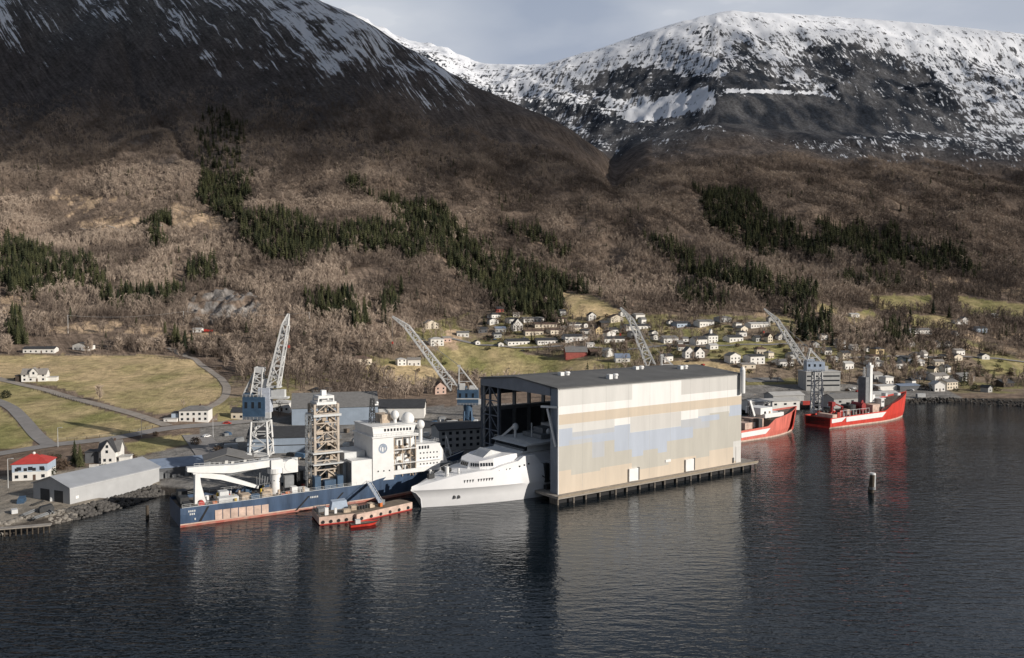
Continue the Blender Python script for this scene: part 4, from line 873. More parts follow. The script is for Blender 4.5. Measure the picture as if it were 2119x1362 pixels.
m = MB(); m.box(38, 41, -7.6, -4, 5.6, 10.6); m.lattice((36, -3, 12), (36, -3, 19), 1.6, 1.2, 4, .2, .12); m.build('dark_deck_gear', DARK, r1)
m = MB(); m.bar((38.4, -4, 12), (34.6, -4, 20.5), 1.3); m.build('crane_arm', W_, r1)

# ------------------------------------------------------------------ work barges, gangway
def barge(label, a, heading, L, B, zt, extras):
    o = thing('work_barge', label, 'barge', (a[0], a[1], 0), math.atan2(heading[1], heading[0]))
    m = MB(); m.m = 0
    m.prism([(0, .35), (1.4, -.8), (L - 1.4, -.8), (L, .35)], 'y', 0, B); m.m = 1; m.box(0, L, 0, B, .36, zt); m.build('hull', [REDB, PEACH], o)
    MB().box(.2, L - .2, .2, B - .2, zt, zt + .06).build('deck', WOODD, o)
    m = MB(); [m.tube((L * (k + .5) / 6, -.25, 1.0), (L * (k + .5) / 6, .02, 1.0), .55, n=10) for k in range(6)]; m.build('tyre_fender', BLACKR, o)
    for nm, mt, fn in extras:
        m = MB(); fn(m); m.build(nm, mt, o)
    return o
barge('beige work barge with a white box and blue tarp, moored beside the blue ship', (-63.2, 265.4), (.91, .41), 15.5, 12.5, 2.7,
      [('white_box', W_, lambda m: m.box(2.2, 3.4, 1.4, 2.4, 2.76, 5.2)), ('small_white_box', W_, lambda m: m.box(5.6, 6.4, 2.4, 3.2, 2.76, 4.6)), ('blue_tarp', LBLUE, lambda m: m.prism([(5.5, 2.76), (6, 5.4), (10.8, 5.6), (11.4, 2.76)], 'y', 7.6, 11)), ('pallet_load', BEIGE, lambda m: m.box(8.6, 11, 2, 4, 2.76, 3.8)), ('pallet_load', GREY, lambda m: m.box(1, 4, 6, 10, 2.76, 3.9)), ('pallet_load', BEIGE, lambda m: m.box(11.6, 13.4, 4, 6, 2.76, 4.2)), ('rail_posts', GREY, lambda m: railing(m, [(.4, .3, 2.7), (.4, 12, 2.7), (14.8, 12, 2.7)], 1.1, 2, .1))])
barge('long beige barge lying in front of the white bow, with the gangway foot on it', (-51.6, 269.2), (.70, .714), 23.5, 7.0, 2.6,
      [('drums', DARK, lambda m: [m.tube((4 + k * 1.1, 4.5, 2.66), (4 + k * 1.1, 4.5, 3.9), .45, n=9) for k in range(4)]), ('crate', BEIGE, lambda m: m.box(8, 10, 3.6, 5.8, 2.66, 4.1)), ('crate', GREY, lambda m: m.box(13, 14.6, 4, 5.6, 2.66, 4.4)), ('hand_winch', ORANGE, lambda m: m.box(11.4, 12.4, 2.4, 3.6, 2.66, 4.2))])
bt = thing('workboat', 'small red flat-bottomed workboat floating against the end of the long barge', 'boat', (-52.8, 263.8, 0), math.atan2(.40, .915)); bt.scale = (.8, .8, .7)
h, d4 = hull([(-.5, 1.6, 6, 10, 2, .8, 0), (.5, 2.0, 6, 10.8, 2, .95, 0), (1.7, 2.3, 6, 12, 2.2, 1, 0)], 12, 20); h.build('hull', [REDH], bt); deck_mesh(d4, -.45).build('deck', WOODD, bt)
m = MB(); m.loft([[(b[0], b[1] - .12, b[2] - .35), (b[0], b[1] - .12, b[2] + .06)] for a, b in d4], cap=False); m.loft([[(a[0], a[1] + .12, a[2] - .35), (a[0], a[1] + .12, a[2] + .06)] for a, b in d4], cap=False); m.build('rubbing_band', BLACKR, bt)
m = MB(); m.box(2.2, 4.2, -.9, .9, 1.2, 3.1); m.build('steering_console', W_grey, bt)
gang_a = at_y(763, 1000, 297); gang_b = at_y(787, 1040, 277.6)
gw = thing('gangway', 'white gangway sloping from the blue ship down to the long barge', 'gangway', gang_b)
m = MB(); d = gang_a - gang_b; m.bar((0, 0, 0), d, 1.3, .25); m.build('walkway', LBLUE, gw)
m = MB(); n = d.cross(Vector((0, 0, 1))).normalized() * .62
for sgn in (-1, 1):
    m.bar(n * sgn + Vector((0, 0, 1.0)), d + n * sgn + Vector((0, 0, 1.0)), .12); [m.bar(d * (k / 6) + n * sgn, d * (k / 6) + n * sgn + Vector((0, 0, 1.0)), .1) for k in range(7)]
m.build('handrail', W_, gw)

# ------------------------------------------------------------------ navigation dolphin and mooring pile
dp = thing('navigation_pile', 'thick pile with a white cap standing alone in open water', 'pile', at_z(1803, 1019, 0))
m = MB(); m.tube((0, 0, -3), (.35, 0, 7.2), .95, .85, n=14); m.tube((-1.0, .5, -3), (-.1, .2, 6.2), .5, .4, n=10); m.build('timber_post', TIMB, dp)
m = MB(); m.tube((.35, 0, 6.9), (.36, 0, 7.5), 1.15, 1.1, n=16); m.build('white_cap', W_, dp)
m = MB(); m.box(.95, 1.5, -.35, .25, 1.0, 7.4); m.build('sunlit_side_strip', W_, dp)  # white strip standing in for the sunlit right side of the post
MB().tube((.3, 0, 1.2), (.3, 0, 2.1), 1.12, n=14).build('steel_band', GREY, dp)
mo = MB(); mo.tube((0, 0, -3), (0, 0, 4.6), .55, .5, n=12); o = mo.build('mooring_pile', TIMB, None, loc=at_z(305, 1074, 0)); tag(o, 'single dark wooden mooring pile in the water left of the blue ship', 'pile')

# ------------------------------------------------------------------ yard jib cranes
LATW = mat('crane_white_steel', (.66, .66, .65), .5, var=.1, scale=.5)
def crane(label, base, tower_h, tw, house, pivot, tip, kink, afr, jw, house_mat, counter=True, tower_mat=LATW):
    """base/pivot/tip/afr are world points; house=(dx0,dx1,z0,z1) beside the tower axis in the plane of the jib"""
    c = thing('jib_crane', label, 'crane', (base[0], base[1], 0)); B = Vector((base[0], base[1], 0))
    m = MB(); z0, z1 = base[2] - .6, base[2] + tower_h
    m.lattice((0, 0, z0), (0, 0, z1), tw * 1.1, tw * .9, max(3, int(tower_h / (tw * .8))), .75, .42); m.box(-tw * .62, tw * .62, -tw * .62, tw * .62, z0 - .6, z0 + 1.6)
    m.build('portal_tower', tower_mat, c)
    dx0, dx1, hz0, hz1 = house
    m = MB(); m.tube((0, 0, z1), (0, 0, hz0), tw * .48, n=16); m.build('slewing_ring', GREY, c)
    h = MB(); h.box(dx0, dx1, -2.9, 2.9, hz0, hz1); h.box(dx0 + .3, dx0 + (dx1 - dx0) * .45, -2.6, 2.6, hz1, hz1 + 1.6); hs = h.build('machinery_house', house_mat, c)
    MB().box(dx1, dx1 + 2.2, -2.6, -.4, hz0 + .4, hz0 + 3.2).build('operator_cab', W_grey, c)
    for k in range(3): MB().box(dx0 + 1 + k * (dx1 - dx0) / 3.3, dx0 + 2.2 + k * (dx1 - dx0) / 3.3, -2.98, -2.88, hz0 + (hz1 - hz0) * .5, hz0 + (hz1 - hz0) * .78).build('window', GLASS, hs)
    m = MB(); railing(m, [(dx0, -3.1, hz0), (dx1, -3.1, hz0)], 1.1, 1.6, .1); railing(m, [(dx0, -2.9, hz1), (dx1, -2.9, hz1)], 1.1, 1.6, .1); m.build('catwalk_rail', LATW, c)
    p, t, k_, a = Vector(pivot) - B, Vector(tip) - B, Vector(kink) - B, Vector(afr) - B
    m = MB(); n = max(5, int((k_ - p).length / (jw * .9))); m.lattice(p, k_, jw, jw * .55, n, jw * .15, jw * .085, up=(0, 1, 0)); m.lattice(k_, t, jw * .55, jw * .12, 5, jw * .11, jw * .07, up=(0, 1, 0)); m.build('jib', LATW, c)
    m = MB()
    for y in (-2.0, 2.0):
        m.bar((dx0 + .8, y, hz1), (a.x, y * .5, a.z), .45); m.bar((dx1 - .6, y, hz1), (a.x, y * .5, a.z), .45)
    m.bar((a.x - .8, -1.2, a.z), (a.x + .8, -1.2, a.z), .9); m.bar((a.x, -1.4, a.z), (a.x, 1.4, a.z), .8)
    for q in (.35, .7): m.bar((dx0 + .8 + (a.x - dx0 - .8) * q, -2 + q, hz1 + (a.z - hz1) * q), (dx1 - .6 + (a.x - dx1 + .6) * q, -2 + q, hz1 + (a.z - hz1) * q), .3)
    m.build('a_frame', LATW, c)
    m = MB(); [m.bar((a.x, y, a.z), k_ + Vector((0, y, 0)), .13) for y in (-.6, .6)]; m.bar(t, t - Vector((0, 0, 14)), .1); m.build('stay_rope', GREY, c)
    m = MB(); q = t - Vector((0, 0, 14)); m.box(q.x - .4, q.x + .4, q.y - .4, q.y + .4, q.z - 1.2, q.z); m.build('hook_block', REDB, c)
    return c
Y1 = 366
crane('tall white lattice jib crane with a blue house, beside the round-roofed shed', (-112.8, Y1, 4), 15.5, 7.6, (-7.4, 2.6, 20.5, 30.5), at_y(566, 800, Y1), at_y(597, 650, Y1), at_y(591, 672, Y1), at_y(548, 786, Y1), 4.6, BLUEC)
c1 = [o for o in bpy.data.objects if o.get('label', '').startswith('tall white lattice jib crane')][0]
PALE = mat('pale_crane_house', (.52, .56, .64), .5, var=.12, scale=.8)
m = MB(); m.box(-.6, 4.6, -2.4, 2.4, 23.4, 34.6); m.build('pale_house', PALE, c1); m = MB(); m.lattice((-1.6, 0, 30.5), (-.4, 0, 43.6), 4.8, 3.0, 6, .55, .36); m.lattice((-6.6, 0, 30.5), (-2.2, 0, 40.5), 2.6, 2.0, 5, .4, .25); m.box(-2.4, 1.8, -1.8, 1.8, 41.6, 43.6); m.box(1.0, 3.6, -1.6, 1.6, 35, 38.4); m.build('upper_frame', LATW, c1)
m = MB(); m.box(3.6, 12.5, -1.8, 1.8, 29.6, 30.4); m.box(5, 11, -1.4, 1.4, 30.4, 33.6); m.box(3, 9, -2, 2, 34.5, 35.2); m.build('side_platform', W_grey, c1)
Y2 = 454
crane('white jib crane on a blue column, left of the dock hall roof', (-24.6, Y2, 4), 8, 4.2, (-5.8, 6.0, 15.5, 24), at_y(940, 803, Y2), at_y(812, 655, Y2), at_y(842, 676, Y2), at_y(950, 757, Y2), 4.4, BLUEC, tower_mat=BLUEC)
c2 = [o for o in bpy.data.objects if o.get('label', '').startswith('white jib crane on a blue column')][0]
m = MB(); m.tube((0, 0, 3), (0, 0, 15.6), 1.9, 2.6, n=16); m.build('column', BLUEC, c2)
m = MB(); m.box(-6.4, 6.6, -3.2, -2.95, 18.8, 19.3); m.box(-4.5, -1.5, -3, 0, 24, 27.5); m.box(1, 4, -2, 2, 24, 26); m.build('white_trim', LATW, c2)
Y3 = 446
crane('pale jib crane standing behind the dock hall roof, boom raised over the village', (86, Y3, 4), 22, 4.6, (-5, 5, 28, 36), at_y(1347, 757, Y3), at_y(1284, 637, Y3), at_y(1306, 662, Y3), at_y(1369, 735, Y3), 4.6, LBLUE)
Y4 = 512
crane('slender grey-white jib crane above the bright red ship, boom kinked to the left', (191.5, Y4, 4), 24.5, 5.0, (-7.5, 3.8, 29.2, 35), at_y(1664, 752, Y4), at_y(1581, 639, Y4), at_y(1606, 661, Y4), at_y(1676, 722, Y4), 3.9, LBLUE)
# ------------------------------------------------------------------ houses
WALLC = {'w': mat('wall_white', (.80, .78, .74), .75, var=.06, scale=.4), 'c': mat('wall_cream', (.72, .64, .52), .75, var=.07, scale=.4), 'g': mat('wall_light_grey', (.42, .42, .41), .75, var=.08, scale=.4),
 'b': mat('wall_pale_blue', (.42, .50, .60), .75, var=.06, scale=.4), 'r': mat('wall_barn_red', (.42, .115, .095), .8, var=.16, scale=.5), 'd': mat('wall_dark_brown', (.075, .058, .046), .85, var=.15, scale=.5), 'y': mat('wall_yellow', (.62, .48, .27), .75, var=.06),
 'p': mat('wall_salmon', (.56, .40, .33), .75, var=.08), 'k': mat('wall_slate', (.12, .125, .135), .8, var=.12), 's': mat('wall_steel_sheet', (.45, .455, .46), .5, var=.06, scale=.2, ridge=('X', .9)), 'u': mat('wall_blue_grey_sheet', (.30, .36, .44), .55, var=.07, scale=.2, ridge=('X', .9))}
ROOFC = {'k': mat('roof_dark_slate', (.055, .056, .06), .7, var=.15, scale=.6), 'g': mat('roof_grey_tile', (.20, .195, .19), .75, var=.12, scale=.6), 'r': mat('roof_red', (.50, .06, .05), .55, var=.1, scale=.6), 'n': mat('roof_brown', (.13, .085, .065), .8, var=.15, scale=.6),
 'b': mat('roof_blue_grey', (.22, .27, .36), .5, var=.1, scale=.4), 's': mat('roof_steel', (.36, .375, .40), .42, var=.07, scale=.2, ridge=('Y', .8)), 'w': mat('roof_pale', (.50, .49, .47), .6, var=.08, scale=.3), 't': mat('roof_warm_grey', (.28, .26, .24), .75, var=.1)}
HOUSE_PTS = []
def house(label, px, py, wpx, wall_h, rise, wc, rc, style='side', depth=None, yaw=0.0, win=3, rows=1, chim=True, name='house', cat='house', wid=None, base=None, group=None, door=True, winm=None):
    p = base if base is not None else pick(px, py)
    w = wid if wid else wpx * p.y / F; d = depth or max(6.0, min(11, w * .75))
    HOUSE_PTS.append((p.x, p.y + d / 2, max(w, d) / 2))
    # face roughly down the slope towards the water, plus the given turn
    face = math.atan2(p.x, p.y) * -0.0 + R(yaw)
    t = thing(name, label, cat, (p.x, p.y, p.z), face, group)
    m = MB(); hw = w / 2; z1 = wall_h; zb = -2.5
    if style == 'side':
        m.prism([(0, zb), (d, zb), (d, z1), (d / 2, z1 + rise), (0, z1)], 'x', -hw, hw)
    elif style == 'front':
        m.prism([(-hw, zb), (hw, zb), (hw, z1), (0, z1 + rise), (-hw, z1)], 'y', 0, d)
    else:
        m.box(-hw, hw, 0, d, zb, z1)
    m.build('wall', WALLC[wc], t)
    m = MB(); o = .45; th_ = .28
    if style == 'side':
        s = rise / (d / 2)
        m.prism([(-o, z1 - o * s + .02), (d / 2, z1 + rise + .02), (d + o, z1 - o * s + .02), (d + o, z1 - o * s + th_), (d / 2, z1 + rise + th_), (-o, z1 - o * s + th_)], 'x', -hw - o, hw + o)
    elif style == 'front':
        s = rise / hw
        m.prism([(-hw - o, z1 - o * s + .02), (0, z1 + rise + .02), (hw + o, z1 - o * s + .02), (hw + o, z1 - o * s + th_), (0, z1 + rise + th_), (-hw - o, z1 - o * s + th_)], 'y', -o, d + o)
    elif style == 'hip':
        k = min(hw, d / 2) * .92
        vs = [(-hw - o, -o, z1), (hw + o, -o, z1), (hw + o, d + o, z1), (-hw - o, d + o, z1), (-hw + k, d / 2, z1 + rise), (hw - k, d / 2, z1 + rise), (-hw - o, -o, z1 + .2), (hw + o, -o, z1 + .2), (hw + o, d + o, z1 + .2), (-hw - o, d + o, z1 + .2)]
        m.add(vs, [(0, 3, 2, 1), (0, 1, 7, 6), (1, 2, 8, 7), (2, 3, 9, 8), (3, 0, 6, 9), (6, 7, 5, 4), (7, 8, 5), (8, 9, 4, 5), (9, 6, 4)])
    else:
        m.box(-hw - o, hw + o, -o, d + o, z1 + .01, z1 + .35)
    rf = m.build('roof', ROOFC[rc], t)
    if chim and style != 'flat':
        cz = z1 + rise; MB().box(hw * .25, hw * .25 + .8, d / 2 - .4, d / 2 + .4, cz - .6, cz + .9).build('chimney', ROOFC['n'], rf)
    gm = winm or GLASS
    if win:
        wm = None
        for r_ in range(rows):
            zc = .9 + r_ * 2.7
            for k in range(win):
                x = -hw + w * (k + .5) / win
                if door and r_ == 0 and k == win // 2 and win > 2: continue
                if zc + 1.25 > z1: continue
                if wm is None:
                    wm = MB().box(-.62, .62, -.05, .06, 0, 1.25).build('window', gm, t, loc=(x, 0, zc))
                    if p.y < 620: MB().box(-.72, .72, -.08, -.052, -.12, 0).build('sill', WALLC['w'], wm)
                else: copy_part(wm, t).location = (x, 0, zc)
        if door and win > 2: MB().box(-.5, .5, -.06, .06, 0, 2.1).build('door', ROOFC['n'], t, loc=(-hw + w * (win // 2 + .5) / win, 0, .05))
    return t
def annex(t, x0, x1, y0, y1, z1, wc, rc, name='annex'):
    a = MB().box(x0, x1, y0, y1, -2, z1).build(name, WALLC[wc], t); MB().box(x0 - .3, x1 + .3, y0 - .3, y1 + .3, z1 + .01, z1 + .3).build('annex_roof', ROOFC[rc], a); return a

# near houses on the left
t = house('house with a bright red hipped roof, pale blue upper floor and white base', 62, 994, 66, 6.4, 3.0, 'w', 'r', 'hip', 11, 14, 4, 2)
m = MB(); p_ = 66 * 316 / F / 2; m.box(-p_ - .04, p_ + .04, -.04, 11.04, 3.3, 6.2); m.build('upper_cladding', WALLC['b'], t)
for k in range(3): MB().box(-p_ + 1.6 + k * 4, -p_ + 3.2 + k * 4, -.1, -.045, 3.9, 5.3).build('window', GLASS, t)
MB().sphere((0, 5.5, 9.6), .6, 10, 6).build('roof_finial', WALLC['w'], t)
t = house('white timber villa with a steep front gable and dark left wing', 226, 958, 40, 5.2, 3.8, 'w', 'g', 'side', 8, 12, 5, 1)
m = MB(); m.prism([(-2.6, -2), (3.0, -2), (3.0, 5.4), (.2, 9.8), (-2.6, 5.4)], 'y', -2.2, 4); g = m.build('front_gable', WALLC['w'], t)
m = MB(); m.prism([(-3.1, 4.75), (.2, 9.95), (3.5, 4.75), (3.5, 5.05), (.2, 10.3), (-3.1, 5.05)], 'y', -2.6, 4.1); m.build('gable_roof', ROOFC['k'], g)
for x, z in ((-1.2, 1), (1.0, 1), (-.3, 4.6), (-.2, 6.8)): MB().box(x - .5, x + .5, -2.27, -2.18, z, z + 1.2).build('window', GLASS, g)
annex(t, -9.6, -4.2, .6, 8, 4.6, 'k', 'k'); annex(t, 4.2, 8.6, -1.4, 3, 2.6, 'w', 'w', 'porch')
t = house('white two-storey house with a grey roof and terrace, beside the road junction', 401, 873, 58, 6.0, 2.2, 'w', 'g', 'hip', 10, 8, 5, 2)
annex(t, -15, -8.2, -1.6, 1.2, 2.0, 'w', 'w', 'terrace'); annex(t, -11.8, -8.2, 1.4, 9, 4.6, 'b', 'k')
t = house('white farmhouse with a gabled dormer at the left edge of the big field', 70, 790, 46, 5.0, 3.4, 'w', 't', 'side', 9, 16, 4, 2)
m = MB(); m.prism([(-2.4, 3), (2.4, 3), (2.4, 6.2), (0, 9.2), (-2.4, 6.2)], 'y', -.6, 4); g = m.build('front_gable', WALLC['w'], t); MB().box(-.6, .6, -.68, -.58, 5, 6.6).build('window', GLASS, g)
m = MB(); m.prism([(-2.9, 5.75), (0, 9.3), (2.9, 5.75), (2.9, 6.05), (0, 9.65), (-2.9, 6.05)], 'y', -.9, 4.1); m.build('gable_roof', ROOFC['t'], g)
annex(t, 7.2, 13.4, 1, 7, 2.6, 'w', 'w'); annex(t, -11.5, -7.4, 1.5, 7, 4.2, 'd', 'k')
house('long low white house above the upper left corner of the big field', 80, 731, 62, 3.6, 1.6, 'w', 'k', 'side', 8, 6, 6, 1)
house('small white gabled house between the long low house and the bare wood', 166, 725, 36, 4.2, 2.4, 'w', 'k', 'front', 9, -10, 3, 1)
house('white house half hidden behind the tall crane', 578, 852, 40, 5.0, 1.8, 'w', 'w', 'hip', 9, 0, 4, 1)
house('beige garage-like house with a dark roof left of the tall crane', 492, 868, 28, 4.0, 2.0, 'c', 'k', 'side', 8, 0, 2, 1)
house('tiny white site hut below the quarry', 408, 688, 18, 3.2, .8, 'w', 'w', 'side', 5, 0, 2, 1, chim=False)

